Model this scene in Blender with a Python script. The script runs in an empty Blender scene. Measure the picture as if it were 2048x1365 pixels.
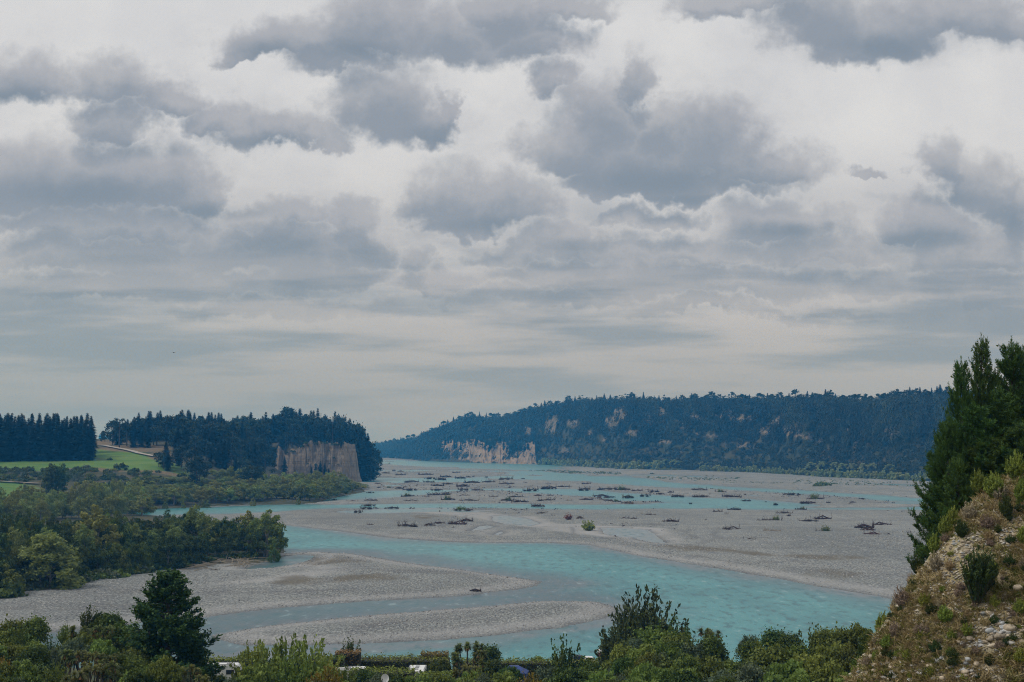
import bpy, math, random
import numpy as np
from mathutils import Vector, Matrix

# ------------------------------------------------------------------ camera
scene = bpy.context.scene
COL = scene.collection
CAM_Z = 40.0
F = 2048 * 50.0 / 36.0
PITCH = math.atan((893 - 682.5) / F)
cam_d = bpy.data.cameras.new('camera'); cam_d.lens = 50; cam_d.sensor_width = 36
cam_d.clip_start = 0.5; cam_d.clip_end = 40000
cam = bpy.data.objects.new('camera', cam_d); COL.objects.link(cam)
cam.location = (0, 0, CAM_Z); cam.rotation_euler = (math.pi / 2 + PITCH, 0, 0)
scene.camera = cam
scene.view_settings.view_transform = 'Standard'; scene.view_settings.look = 'None'
scene.view_settings.gamma = 1; scene.view_settings.use_curve_mapping = False
scene.view_settings.exposure = 0.0
scene.cycles.use_denoising = True; scene.cycles.denoising_prefilter = 'NONE'; scene.cycles.filter_width = 1.05
scene.cycles.max_bounces = 5; scene.cycles.diffuse_bounces = 2; scene.cycles.glossy_bounces = 2
scene.cycles.transmission_bounces = 2; scene.cycles.transparent_max_bounces = 4; scene.cycles.volume_bounces = 0
scene.cycles.caustics_reflective = False; scene.cycles.caustics_refractive = False

# ------------------------------------------------------------------ sun
SUN_EL, SUN_AZ = 50.0, -100.0          # azimuth from +Y towards +X
sun_d = bpy.data.lights.new('sun', 'SUN'); sun_d.energy = 1.5; sun_d.angle = math.radians(10); sun_d.color = (1, 0.965, 0.91)
sun = bpy.data.objects.new('sun', sun_d); COL.objects.link(sun)
_e, _a = math.radians(SUN_EL), math.radians(SUN_AZ)
_to = Vector((math.sin(_a) * math.cos(_e), math.cos(_a) * math.cos(_e), math.sin(_e)))
sun.rotation_euler = _to.to_track_quat('Z', 'Y').to_euler()

# ------------------------------------------------------------------ overcast sky
world = bpy.data.worlds.new('World'); scene.world = world; world.use_nodes = True
wt = world.node_tree; wt.nodes.clear()
class S:                                   # tiny expression wrapper over shader nodes
    def __init__(s, t, o): s.t, s.o = t, o
    def _m(s, op, b=None, c=None, clamp=False):
        n = s.t.nodes.new('ShaderNodeMath'); n.operation = op; n.use_clamp = clamp
        for i, v in enumerate((s, b, c)):
            if v is None: continue
            if isinstance(v, S): s.t.links.new(v.o, n.inputs[i])
            else: n.inputs[i].default_value = v
        return S(s.t, n.outputs[0])
    def __add__(s, b): return s._m('ADD', b)
    def __sub__(s, b): return s._m('SUBTRACT', b)
    def __mul__(s, b): return s._m('MULTIPLY', b)
    def __truediv__(s, b): return s._m('DIVIDE', b)
    def mn(s, b): return s._m('MINIMUM', b)
    def mx(s, b): return s._m('MAXIMUM', b)
    def ss(s, a, b):                       # smooth step
        n = s.t.nodes.new('ShaderNodeMapRange'); n.interpolation_type = 'SMOOTHSTEP'
        s.t.links.new(s.o, n.inputs[0]); n.inputs[1].default_value = a; n.inputs[2].default_value = b
        return S(s.t, n.outputs[0])
    def lin(s, a, b, c=0, d=1):
        n = s.t.nodes.new('ShaderNodeMapRange'); s.t.links.new(s.o, n.inputs[0])
        for i, v in enumerate((a, b, c, d)): n.inputs[i + 1].default_value = v
        return S(s.t, n.outputs[0])
def xyz(t, x, y, z=0.0):
    n = t.nodes.new('ShaderNodeCombineXYZ')
    for i, v in enumerate((x, y, z)):
        if isinstance(v, S): t.links.new(v.o, n.inputs[i])
        else: n.inputs[i].default_value = v
    return n.outputs[0]
def noise(t, vec, scale, detail=4, rough=0.55, out=0):
    n = t.nodes.new('ShaderNodeTexNoise'); n.inputs['Scale'].default_value = scale
    n.inputs['Detail'].default_value = detail; n.inputs['Roughness'].default_value = rough
    if vec is not None: t.links.new(vec, n.inputs['Vector'])
    return S(t, n.outputs[out])
def mixc(t, f, a, b):
    n = t.nodes.new('ShaderNodeMix'); n.data_type = 'RGBA'
    if isinstance(f, S): t.links.new(f.o, n.inputs[0])
    else: n.inputs[0].default_value = f
    for i, v in ((6, a), (7, b)):
        if isinstance(v, tuple): n.inputs[i].default_value = (*v, 1)
        else: t.links.new(v, n.inputs[i])
    return n.outputs[2]
def vm(t, op, a, b=None, c=None):
    n = t.nodes.new('ShaderNodeVectorMath'); n.operation = op
    for i, v in enumerate((a, b, c)):
        if v is None: continue
        if isinstance(v, tuple): n.inputs[i].default_value = v
        else: t.links.new(v, n.inputs[i])
    return n.outputs['Value'] if op == 'LENGTH' else n.outputs['Vector']

def build_sky():
    t = wt
    tc = t.nodes.new('ShaderNodeTexCoord')
    sp = t.nodes.new('ShaderNodeSeparateXYZ'); t.links.new(tc.outputs['Generated'], sp.inputs[0])
    X, Y, Z = (S(t, o) for o in sp.outputs)
    up = Z.mx(0.0)
    # horizontal-plane cloud coordinates, for the sky all round
    k = up + 0.10
    P = xyz(t, X / k, Y / k)
    # world direction measured in units of 1/1000 about the +Y axis, for the clouds over the valley
    yy = Y.mx(0.05)
    U, V = X / yy, Z / yy
    W0 = xyz(t, U, V)
    w1 = noise(t, W0, 22.0, 5, 0.6, 1)          # colour noise: billowing warp
    w2 = noise(t, W0, 95.0, 2, 0.6, 1)
    a = vm(t, 'MULTIPLY_ADD', w1.o, (0.085, 0.045, 0), (-0.0425, -0.0225, 0))
    b = vm(t, 'MULTIPLY_ADD', w2.o, (0.014, 0.011, 0), (-0.007, -0.0055, 0))
    W = vm(t, 'ADD', vm(t, 'ADD', W0, a), b)
    def ell(lst, vec, flat=False):
        m = None
        for (px, py, rx, ry) in lst:
            xc, yc = (px - 1024) / F, (682.5 - py) / F
            dy = math.cos(PITCH) - yc * math.sin(PITCH); dz = math.sin(PITCH) + yc * math.cos(PITCH)
            u, v = xc / dy, dz / dy
            if flat: v -= 0.38 * ry / F; ry = ry * 1.30
            sx, sy = F / rx, F / ry
            e = vm(t, 'MULTIPLY_ADD', vec, (sx, sy, 0), (-u * sx, -v * sy, 0))
            if flat: e = vm(t, 'MAXIMUM', e, vm(t, 'MULTIPLY', e, (-1.0, -2.5, 0)))      # level bases, heaped tops
            L = S(t, vm(t, 'LENGTH', e))
            m = L if m is None else m.mn(L)
        return m
    puffs = [(530,85,105,42),(640,80,110,45),(760,50,150,70),(900,70,150,70),(1050,75,110,60),(1130,15,90,35),
        (770,205,125,88),(860,240,70,52),(905,220,25,40),
        (30,160,130,62),(210,165,130,60),(330,200,105,45),(430,240,100,44),(545,262,130,42),(640,275,70,28),
        (225,250,90,62),(50,350,230,85),(190,355,200,80),(330,350,110,72),(400,375,70,60),
        (500,480,220,62),(600,500,130,55),(300,510,200,55),(720,480,95,55),(840,510,45,38),(110,500,170,50),(560,420,120,40),
        (900,385,100,70),(1010,405,110,60),(930,440,90,35),(700,430,70,40),
        (1215,230,95,80),(1110,165,65,50),(1275,160,50,65),(1150,290,125,75),(1300,310,190,90),(1430,270,120,95),(1530,330,130,52),(1350,365,250,36),
        (1440,5,100,38),(1650,30,150,95),(1780,60,130,70),(1900,25,190,55),
        (1895,330,65,60),(1960,370,90,75),(2030,430,80,80),(1830,450,115,60),(1930,500,150,50),
        (1560,445,140,52),(1150,475,130,42),(1430,560,310,42),(1180,540,230,45),(1380,500,200,40),(1740,350,50,12),(2010,600,90,38),(1300,430,120,28)]
    puffs += [(250,440,240,50),(90,430,130,40),(640,540,150,36),(430,560,240,34),(180,570,260,34),(560,610,260,26),(880,560,110,28),(1020,500,90,30),(1640,500,160,40),(1760,560,110,34),(1900,560,160,36),(1080,590,190,24),
        (1380,610,140,20),(1640,620,170,18),(1560,0,120,40),(2000,40,90,60),(1700,90,100,50),(1330,240,100,60),(1230,360,130,40),(690,110,120,50),(480,110,60,22),(1020,20,110,50)]
    bases = [(430,420,150,22),(250,520,160,18),(1450,590,240,14),(640,560,120,16),(180,590,200,14),(1900,575,130,14),(1400,395,170,16),(300,300,90,22),(170,385,230,40),(30,200,110,30),(540,100,110,30),(720,105,90,30),(860,268,70,30),(540,285,120,18),
        (570,492,130,28),(740,500,80,24),(980,450,110,22),(1340,362,270,42),(1880,400,90,22),(2020,440,60,45),(1780,95,140,40),
        (1580,460,110,22),(1250,570,180,16),(1520,585,240,18),(1150,490,110,18),(1840,480,110,22),(880,720,70,9),(400,705,110,9)]
    d = ell(puffs, W, True)
    fine = noise(t, W0, 55.0, 5, 0.56)
    cover = (d * -1.0 + 1.0) + (fine - 0.5) * 0.62
    d_up = ell(puffs, vm(t, 'ADD', W, (0.0, 0.017, 0.0)))          # how much cloud lies above this point of the cloud
    above = ((d_up * -1.0 + 1.0) + (fine - 0.5) * 0.15).ss(-0.25, 0.80)
    wisp = noise(t, xyz(t, U * 9.0, V * 16.0), 1.0, 6, 0.56)
    c1 = cover.ss(-0.40, 0.42).mx(cover.ss(-1.10, 0.15) * wisp.ss(0.42, 0.70) * 0.5)
    # clouds elsewhere in the sky
    big = noise(t, P, 0.55, 8, 0.6)
    outside = (U._m('ABSOLUTE').ss(0.42, 0.60)).mx(V.ss(0.34, 0.46)).mx(Y.ss(0.12, 0.05))
    c2 = big.ss(0.42, 0.60) * outside
    cl = c1 * (outside * -1.0 + 1.0)
    c = cl.mx(c2)
    veil = noise(t, xyz(t, U * 6.0, V * 17.0), 1.0, 6, 0.6).ss(0.38, 0.60) * V.ss(0.215, 0.13)
    c = c.mx(veil * 0.80)
    # streaky layers towards the horizon
    st = noise(t, xyz(t, U * 4.2, V * 36.0), 1.0, 5, 0.52)
    low = V.ss(0.165, 0.06)
    streak = st.ss(0.43, 0.585)
    base = ell(bases, vm(t, 'ADD', W0, vm(t, 'MULTIPLY', a, (0.7, 0.25, 0))))
    dark = (base * -1.0 + 1.0).ss(-0.15, 0.85)
    soft = noise(t, W0, 14.0, 4, 0.5)
    thick = cover.ss(0.15, 0.95)
    ccol = mixc(t, soft.ss(0.3, 0.7), (0.40, 0.415, 0.46), (0.46, 0.472, 0.505))
    ccol = mixc(t, above * 0.92, ccol, (0.27, 0.31, 0.37))
    ccol = mixc(t, dark * 0.55, ccol, (0.185, 0.24, 0.305))
    gap = mixc(t, soft.ss(0.35, 0.7), (0.655, 0.665, 0.69), (0.72, 0.725, 0.735))
    gap = mixc(t, V.ss(0.235, 0.14) * 0.62, gap, (0.54, 0.545, 0.565))
    skyc = mixc(t, c, gap, ccol)
    lowc = mixc(t, streak, (0.50, 0.49, 0.495), (0.235, 0.28, 0.325))
    skyc = mixc(t, low * 0.86, skyc, lowc)
    hz = V.ss(0.115, 0.0)
    skyc = mixc(t, hz * 0.80, skyc, (0.305, 0.340, 0.355))
    tint = (U * -1.0).ss(-0.05, 0.45) * V.ss(0.20, 0.02)        # the air is a little bluer towards the left
    skyc = mixc(t, tint * 0.35, skyc, (0.27, 0.36, 0.40))
    below = Z.ss(0.0, -0.06)
    skyc = mixc(t, below, skyc, (0.12, 0.13, 0.13))
    bg = t.nodes.new('ShaderNodeBackground'); t.links.new(skyc, bg.inputs[0]); bg.inputs[1].default_value = 1.0
    ns = t.nodes.new('ShaderNodeTexSky'); ns.sky_type = 'NISHITA'; ns.sun_disc = False
    ns.sun_elevation = math.radians(SUN_EL); ns.sun_rotation = math.radians(SUN_AZ)
    bg2 = t.nodes.new('ShaderNodeBackground'); t.links.new(ns.outputs[0], bg2.inputs[0]); bg2.inputs[1].default_value = 0.10
    mx = t.nodes.new('ShaderNodeMixShader'); mx.inputs[0].default_value = 0.04
    t.links.new(bg.outputs[0], mx.inputs[1]); t.links.new(bg2.outputs[0], mx.inputs[2])
    out = t.nodes.new('ShaderNodeOutputWorld'); t.links.new(mx.outputs[0], out.inputs[0])
build_sky()
try: world.cycles.sampling_method = 'MANUAL'; world.cycles.sample_map_resolution = 512
except Exception: pass

# ------------------------------------------------------------------ geometry helpers
cosP, sinP = math.cos(PITCH), math.sin(PITCH)
def ray(px, py):
    px = np.asarray(px, float); py = np.asarray(py, float)
    xc, yc = (px - 1024) / F, (682.5 - py) / F
    dy = cosP - yc * sinP; dz = sinP + yc * cosP
    return xc / dy, dz / dy                 # x and z per metre of y
def gx(px, D):                              # x of a place seen in photo column px at distance D (taken near the horizon)
    return (np.asarray(px, float) - 1024) / F * D / 0.9973 * 1.0
def ground(px, py, z=0.0):
    u, v = ray(px, py); D = (z - CAM_Z) / np.minimum(v, -1e-4)
    return u * D, D
def zat(py, D, px=1024):
    return CAM_Z + ray(px, py)[1] * D
def interp(x, tab):
    t = np.array(tab, float); return np.interp(x, t[:, 0], t[:, 1])
def sstep(a, b, x):
    t = np.clip((x - a) / (b - a), 0, 1); return t * t * (3 - 2 * t)

_rs = np.random.RandomState(7)
_G = _rs.rand(256, 256)
def vnoise(x, y):
    xi = np.floor(x).astype(int); yi = np.floor(y).astype(int); fx = x - xi; fy = y - yi
    fx = fx * fx * (3 - 2 * fx); fy = fy * fy * (3 - 2 * fy)
    g = lambda a, b: _G[a & 255, b & 255]
    return (g(xi, yi) * (1 - fx) + g(xi + 1, yi) * fx) * (1 - fy) + (g(xi, yi + 1) * (1 - fx) + g(xi + 1, yi + 1) * fx) * fy
def fbm(x, y, o=4, r=0.5):
    s = 0; a = 1; n = 0
    for i in range(o):
        s = s + a * vnoise(x * 2 ** i + 17.3 * i, y * 2 ** i + 5.1 * i); n += a; a *= r
    return s / n - 0.5

def npmesh(name, V, faces, mats=(), midx=None, attrs=None, smooth=False):
    """faces: list of (M,k) int arrays"""
    me = bpy.data.meshes.new(name)
    V = np.ascontiguousarray(V, np.float32)
    faces = [np.asarray(f, np.int32) for f in faces if len(f)]
    nl = sum(f.size for f in faces); nf = sum(len(f) for f in faces)
    me.vertices.add(len(V)); me.vertices.foreach_set('co', V.ravel())
    me.loops.add(nl); me.loops.foreach_set('vertex_index', np.concatenate([f.ravel() for f in faces]))
    me.polygons.add(nf)
    tot = np.concatenate([np.full(len(f), f.shape[1], np.int32) for f in faces])
    me.polygons.foreach_set('loop_start', np.concatenate([[0], np.cumsum(tot)[:-1]]).astype(np.int32))
    for m in mats: me.materials.append(m)
    if midx is not None: me.polygons.foreach_set('material_index', np.asarray(midx, np.int32))
    me.polygons.foreach_set('use_smooth', np.full(nf, bool(smooth)))
    me.update(calc_edges=True)
    for k, (dom, v) in (attrs or {}).items():
        v = np.asarray(v, np.float32)
        if v.ndim == 2:
            at = me.attributes.new(k, 'FLOAT_COLOR', dom); at.data.foreach_set('color', np.ascontiguousarray(v).ravel())
        else:
            at = me.attributes.new(k, 'FLOAT', dom); at.data.foreach_set('value', v)
    return me
def link(name, me, parent=None, loc=None):
    o = bpy.data.objects.new(name, me); COL.objects.link(o)
    if parent is not None: o.parent = parent
    if loc is not None: o.location = loc
    return o
def tag(o, label=None, cat=None, group=None, kind=None):
    if label: o['label'] = label
    if cat: o['category'] = cat
    if group: o['group'] = group
    if kind: o['kind'] = kind
    return o
def grid_faces(nr, nc):
    i = np.arange(nr * nc).reshape(nr, nc)
    return np.stack([i[:-1, :-1], i[:-1, 1:], i[1:, 1:], i[1:, :-1]], -1).reshape(-1, 4)

# ------------------------------------------------------------------ material helpers
def newmat(name):
    m = bpy.data.materials.new(name); m.use_nodes = True; t = m.node_tree
    bs = t.nodes['Principled BSDF']; return m, t, bs
def attr(t, name, fac=True):
    n = t.nodes.new('ShaderNodeAttribute'); n.attribute_name = name
    return S(t, n.outputs['Fac']) if fac else n.outputs['Color']
def objpos(t): return t.nodes.new('ShaderNodeNewGeometry').outputs['Position']
def setbump(t, bs, h, strength, dist):
    b = t.nodes.new('ShaderNodeBump'); b.inputs['Strength'].default_value = strength; b.inputs['Distance'].default_value = dist
    t.links.new(h.o, b.inputs['Height']); t.links.new(b.outputs[0], bs.inputs['Normal'])
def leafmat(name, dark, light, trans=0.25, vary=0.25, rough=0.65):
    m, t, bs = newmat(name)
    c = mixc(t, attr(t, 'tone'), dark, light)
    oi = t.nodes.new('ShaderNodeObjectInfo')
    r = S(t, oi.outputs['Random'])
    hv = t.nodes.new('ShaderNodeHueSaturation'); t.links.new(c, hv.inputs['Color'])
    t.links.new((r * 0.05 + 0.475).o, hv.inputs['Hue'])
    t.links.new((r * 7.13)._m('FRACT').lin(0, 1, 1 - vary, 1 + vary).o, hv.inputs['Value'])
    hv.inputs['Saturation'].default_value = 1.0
    c = hv.outputs[0]
    t.links.new(c, bs.inputs['Base Color']); bs.inputs['Roughness'].default_value = rough
    bs.inputs['Specular IOR Level'].default_value = 0.25
    if trans > 0:
        tr = t.nodes.new('ShaderNodeBsdfTranslucent'); t.links.new(c, tr.inputs[0])
        mx = t.nodes.new('ShaderNodeMixShader'); mx.inputs[0].default_value = trans
        out = t.nodes['Material Output']
        t.links.new(bs.outputs[0], mx.inputs[1]); t.links.new(tr.outputs[0], mx.inputs[2]); t.links.new(mx.outputs[0], out.inputs[0])
    return m
def plain(name, col, rough=0.6, var=0.0, scale=5.0, metal=0.0, spec=0.5):
    m, t, bs = newmat(name); bs.inputs['Roughness'].default_value = rough; bs.inputs['Metallic'].default_value = metal
    bs.inputs['Specular IOR Level'].default_value = spec
    if var > 0:
        tc = t.nodes.new('ShaderNodeTexCoord'); n = noise(t, tc.outputs['Object'], scale, 5, 0.6)
        lo = tuple(max(0, x * (1 - var)) for x in col); hi = tuple(min(1, x * (1 + var)) for x in col)
        t.links.new(mixc(t, n.ss(0.3, 0.7), lo, hi), bs.inputs['Base Color'])
    else: bs.inputs['Base Color'].default_value = (*col, 1)
    return m
# ================================================================== THE RIVER BED AND THE WATER
def seg_d(px, py, ax, ay, bx, by):
    vx, vy = bx - ax, by - ay; L = vx * vx + vy * vy + 1e-9
    t = np.clip(((px - ax) * vx + (py - ay) * vy) / L, 0, 1)
    return np.hypot(px - (ax + t * vx), py - (ay + t * vy)), t
def poly_sd(x, y, pts):                     # negative inside
    n = len(pts); d = np.full(x.shape, 1e9); ins = np.zeros(x.shape, bool)
    for i in range(n):
        ax, ay = pts[i]; bx, by = pts[(i + 1) % n]
        dd, _ = seg_d(x, y, ax, ay, bx, by); d = np.minimum(d, dd)
        c = ((ay > y) != (by > y)) & (x < (bx - ax) * (y - ay) / (by - ay + 1e-12) + ax)
        ins ^= c
    return np.where(ins, -d, d)
def to_world(pts): return [tuple(float(v) for v in ground(a, b)) for a, b in pts]
def chan(x, y, pts):                        # (px, py, half height in px) -> channel distance, negative inside
    d = np.full(x.shape, 1e9)
    P = []
    for a, b, h in pts:
        X, D = ground(a, b); P.append((float(X), float(D), h * D * D / (CAM_Z * F)))
    for (ax, ay, ar), (bx, by, br) in zip(P[:-1], P[1:]):
        dd, t = seg_d(x, y, ax, ay, bx, by); d = np.minimum(d, dd - (ar + (br - ar) * t))
    return d
W1 = [(-300,1310),(-100,1285),(100,1262),(250,1250),(400,1235),(550,1220),(700,1207),(900,1195),(1050,1180),(1082,1172),(1093,1164),(1040,1155),(950,1145),
      (850,1133),(780,1121),(700,1109),(640,1104),(600,1106),(500,1108),(430,1095),(390,1062),(420,1046),(540,1048),(600,1055),(700,1066),(800,1078),(900,1085),
      (1000,1086),(1100,1085),(1180,1090),(1240,1105),(1300,1117),(1400,1130),(1500,1147),(1600,1165),(1700,1185),(1760,1198),(1850,1215),(1950,1235),
      (2100,1262),(2500,1330),(2600,1560),(2600,1900),(-900,1900),(-900,1400)]
BAR2 = [(415,1272),(540,1253),(650,1242),(750,1231),(900,1220),(1000,1210),(1100,1203),(1180,1206),(1218,1218),(1212,1228),(1170,1241),(1100,1256),(1000,1270),
        (900,1281),(800,1288),(700,1292),(600,1293),(490,1290)]
POOL1 = [(490,1139),(530,1125),(570,1113),(600,1110),(630,1112),(612,1122),(582,1130),(545,1136)]
CH = [
 [(150,1034,8),(240,1028,7),(330,1024,8),(420,1020,7),(520,1017,6),(640,1013,5),(760,1012,5),(900,1012,5),(1040,1013,5),(1200,1014,5),(1330,1013,5),(1460,1011,8),(1540,1015,4.5),(1620,1018,4),(1740,1018,4),(1860,1018,4),(2100,1020,5)],
 [(640,1002,3),(700,994,4),(760,987,4),(900,981,3.4),(1000,979,3),(1080,981,4),(1150,985,4),(1250,992,4.5),(1340,998,5),(1420,1003,5),(1470,1008,5)],
 [(700,958,3),(780,960,6),(850,958,2.6),(940,958,1.6),(1040,957,2.5),(1110,955,4.5),(1190,959,4),(1260,966,3.0),(1350,971,2.6),(1440,976,3),(1560,982,2.4),(1700,990,3),(1790,997,4),(1880,1003,4),(2100,1010,4)],
 [(740,942,2),(820,942,2),(900,941.5,1.6),(980,942,1.6),(1060,945,2),(1130,951,2.5)],
 [(730,920.5,1),(820,922.5,1.3),(900,926,3),(960,931,3),(1030,936,2.4),(1090,941,1.6)],
 [(1060,930.5,0.7),(1150,934,0.8),(1240,938,0.7)],
 [(1280,951,1.2),(1380,953,0.9),(1470,957,0.8)],
 [(1700,967,0.8),(1800,970,1.2),(1960,975,1.6)],
 [(738,1024,3),(800,1022,3.4),(880,1021,3),(925,1024,1.4),(1000,1021,1.2)],
 [(760,972,1.0),(900,970,1.0),(1000,973,1.0),(1060,975,1.2)],
 [(820,950,0.8),(960,949,0.9),(1080,951,1.2)],
 [(1500,992,0.9),(1560,993,0.6)],
 [(1640,1007,0.8),(1760,1007,1.2),(1850,1006,1.8)],
]
POOLS = [[(985,1033),(1010,1031),(1045,1037),(1078,1047),(1062,1053),(1030,1050),(1010,1049),(990,1043)],
         [(1195,1056),(1250,1056),(1300,1060),(1313,1068),(1318,1076),(1328,1087),(1300,1084),(1262,1075),(1235,1075),(1205,1068)],
         [(938,1063),(955,1053),(975,1051),(988,1054),(970,1060)],[(985,1070),(1000,1062),(1012,1064),(998,1072)],POOL1]
SILT = [[(596,1124),(650,1130),(680,1144),(668,1156),(600,1168),(520,1174),(440,1178),(560,1160),(625,1148),(610,1136)],
        [(820,1026),(960,1026),(1060,1036),(1110,1050),(1200,1053),(1310,1058),(1330,1080),(1280,1078),(1190,1072),(1060,1058),(980,1040)],
        [(1000,1092),(1180,1092),(1280,1112),(1180,1100),(1000,1098)]]
ALGAE = [[(1330,1095),(1450,1103),(1560,1117),(1720,1124),(1640,1126),(1500,1118),(1400,1108)],[(615,1115),(690,1118),(720,1128),(640,1133),(612,1124)],
         [(560,1166),(700,1160),(760,1162),(640,1172),(560,1174)],[(1650,1146),(1700,1150),(1745,1156),(1690,1160)],[(830,1040),(850,1035),(880,1035),(850,1041)]]
gpy = np.concatenate([np.linspace(1900, 1380, 14), np.linspace(1376, 1200, 70), np.linspace(1198, 1060, 90), np.linspace(1059, 960, 120), np.linspace(959.3, 912, 80), np.linspace(911, 899, 8)])
gpx = np.concatenate([np.linspace(-900, -60, 16), np.linspace(-40, 2060, 560), np.linspace(2090, 3000, 16)])
PXg, PYg = np.meshgrid(gpx, gpy)
Xg, Yg = ground(PXg, PYg)
def rivers(X, Y):
    n1 = fbm(X / 26, Y / 60, 5); sc = Y / 500.0
    d = poly_sd(X, Y, to_world(W1)) + n1 * 10
    d = np.maximum(d, -(poly_sd(X, Y, to_world(BAR2)) + n1 * 9))
    # a bar surrounded by water: distance to the bar keeps its sign
    for p in POOLS: d = np.minimum(d, (poly_sd(X, Y, to_world(p)) + n1 * 5 * sc))
    for c in CH: d = np.minimum(d, chan(X, Y, c) + 3 * sc + (Y > 1100) * Y * Y * 6e-6 + fbm(X / 40, Y / 150, 5) * 26 * sc)
    return d
sd = rivers(Xg, Yg)
slope = np.clip(0.030 * 500 / np.maximum(Yg, 300), 0.006, 0.05)
hb = np.where(sd > 0, 0.30 * (1 - np.exp(-sd * 0.35)) + np.minimum(sd * slope, 0.9), sd * 0.045)
rough_n = fbm(Xg / 9, Yg / 14, 4) * 0.30 + fbm(Xg / 60, Yg / 120, 3) * 0.9
bedz = hb + np.where(sd > 0, rough_n * np.clip(sd / 14, 0, 1), rough_n * 0.9 * np.clip(-sd / 8, 0, 1))
bedz = np.where((sd > 0), np.maximum(bedz, 0.02 + 0.0 * sd), np.minimum(bedz, -0.02))
# riffle: shallow ground reaching under the water off the left end of the lower bar
sh = np.exp(-((Xg - ground(470, 1270)[0]) / 42) ** 2 - ((Yg - ground(470, 1272)[1]) / 17) ** 2)
sh2 = np.exp(-((Xg - ground(640, 1108)[0]) / 22) ** 2 - ((Yg - ground(640, 1110)[1]) / 22) ** 2)
sh3 = np.exp(-((Xg - ground(1170, 1190)[0]) / 16) ** 2 - ((Yg - ground(1170, 1196)[1]) / 14) ** 2)
rif = poly_sd(Xg, Yg, to_world([(385,1256),(470,1262),(620,1280),(900,1274),(1180,1232),(1240,1215),(1225,1250),(1080,1280),(880,1308),(680,1325),(385,1332)])) + fbm(Xg / 16, Yg / 30, 4) * 30
rif = sstep(9, -9, rif)
shal = np.clip(np.maximum(sh, rif) + 0.9 * sh2 + 0.7 * sh3, 0, 1)
silt = np.zeros_like(Xg)
for p in SILT:
    silt = np.maximum(silt, sstep(6, -3, poly_sd(Xg, Yg, to_world(p)) + fbm(Xg / 12, Yg / 30, 3) * 12))
alg = np.zeros_like(Xg)
for p in ALGAE:
    alg = np.maximum(alg, sstep(6, -6, poly_sd(Xg, Yg, to_world(p)) + fbm(Xg / 8, Yg / 20, 4) * 30))
wet = np.exp(-np.clip(sd, 0, 1e3) / (0.8 + Yg / 900)); rim = np.exp(-((sd - 5) / 4) ** 2) * sstep(900, 500, Yg)
lines_ = np.exp(-((sd - 16 - fbm(Xg / 50, Yg / 80, 2) * 16) / 0.9) ** 2) + 0.8 * np.exp(-((sd - 27 - fbm(Xg / 60 + 9, Yg / 90, 2) * 26) / 1.1) ** 2)
wet = np.clip(wet + 0.8 * lines_ * (fbm(Xg / 25, Yg / 40, 3) > 0.0), 0, 1)
mask = np.stack([np.clip(silt + rim * .9, 0, 1.4), alg, wet, np.ones_like(silt)], -1).reshape(-1, 4)

m_grav, t, bs = newmat('gravel')
pos = objpos(t)
def stretched(t, pos, s): return vm(t, 'MULTIPLY', pos, s)
n_big = noise(t, stretched(t, pos, (0.018, 0.006, 0.02)), 1.0, 5, 0.6)
n_mid = noise(t, stretched(t, pos, (0.16, 0.05, 0.1)), 1.0, 5, 0.65)
n_fin = noise(t, stretched(t, pos, (1.9, 0.55, 1.0)), 1.0, 3, 0.7)
c = mixc(t, n_big.ss(0.3, 0.7), (0.190, 0.207, 0.200), (0.285, 0.300, 0.285))
c = mixc(t, (n_mid.ss(0.44, 0.68)) * 0.55, c, (0.16, 0.168, 0.172))
n_dk = noise(t, stretched(t, pos, (0.012, 0.035, 0.02)), 1.0, 6, 0.68)
c = mixc(t, n_dk.ss(0.54, 0.64) * 0.42, c, (0.12, 0.122, 0.12))
c = mixc(t, n_dk.ss(0.42, 0.36) * 0.35, c, (0.40, 0.40, 0.385))
c = mixc(t, (n_fin.ss(0.42, 0.68)), c, mixc(t, 0.75, c, (0.05, 0.052, 0.058)))
c = mixc(t, (n_fin.ss(0.46, 0.30)) * 0.6, c, (0.48, 0.475, 0.46))
sepm = t.nodes.new('ShaderNodeSeparateColor'); t.links.new(attr(t, 'mask', False), sepm.inputs[0])
ms, ma, mw = (S(t, o) for o in list(sepm.outputs)[:3])
c = mixc(t, ms * 0.62, c, (0.36, 0.36, 0.355))
c = mixc(t, ma * 0.75, c, (0.115, 0.098, 0.065))
c = mixc(t, mw * (n_mid.ss(0.30, 0.5)) * 0.75, c, (0.12, 0.125, 0.13))
t.links.new(c, bs.inputs['Base Color']); bs.inputs['Roughness'].default_value = 0.85; bs.inputs['Specular IOR Level'].default_value = 0.2
setbump(t, bs, n_fin + n_mid * 2.0, 0.7, 0.35)

bed = link('riverbed', npmesh('riverbed', np.stack([Xg, Yg, bedz], -1).reshape(-1, 3), [grid_faces(*Xg.shape)], [m_grav],
           attrs={'mask': ('POINT', mask)}, smooth=True))
tag(bed, kind='structure')

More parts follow.
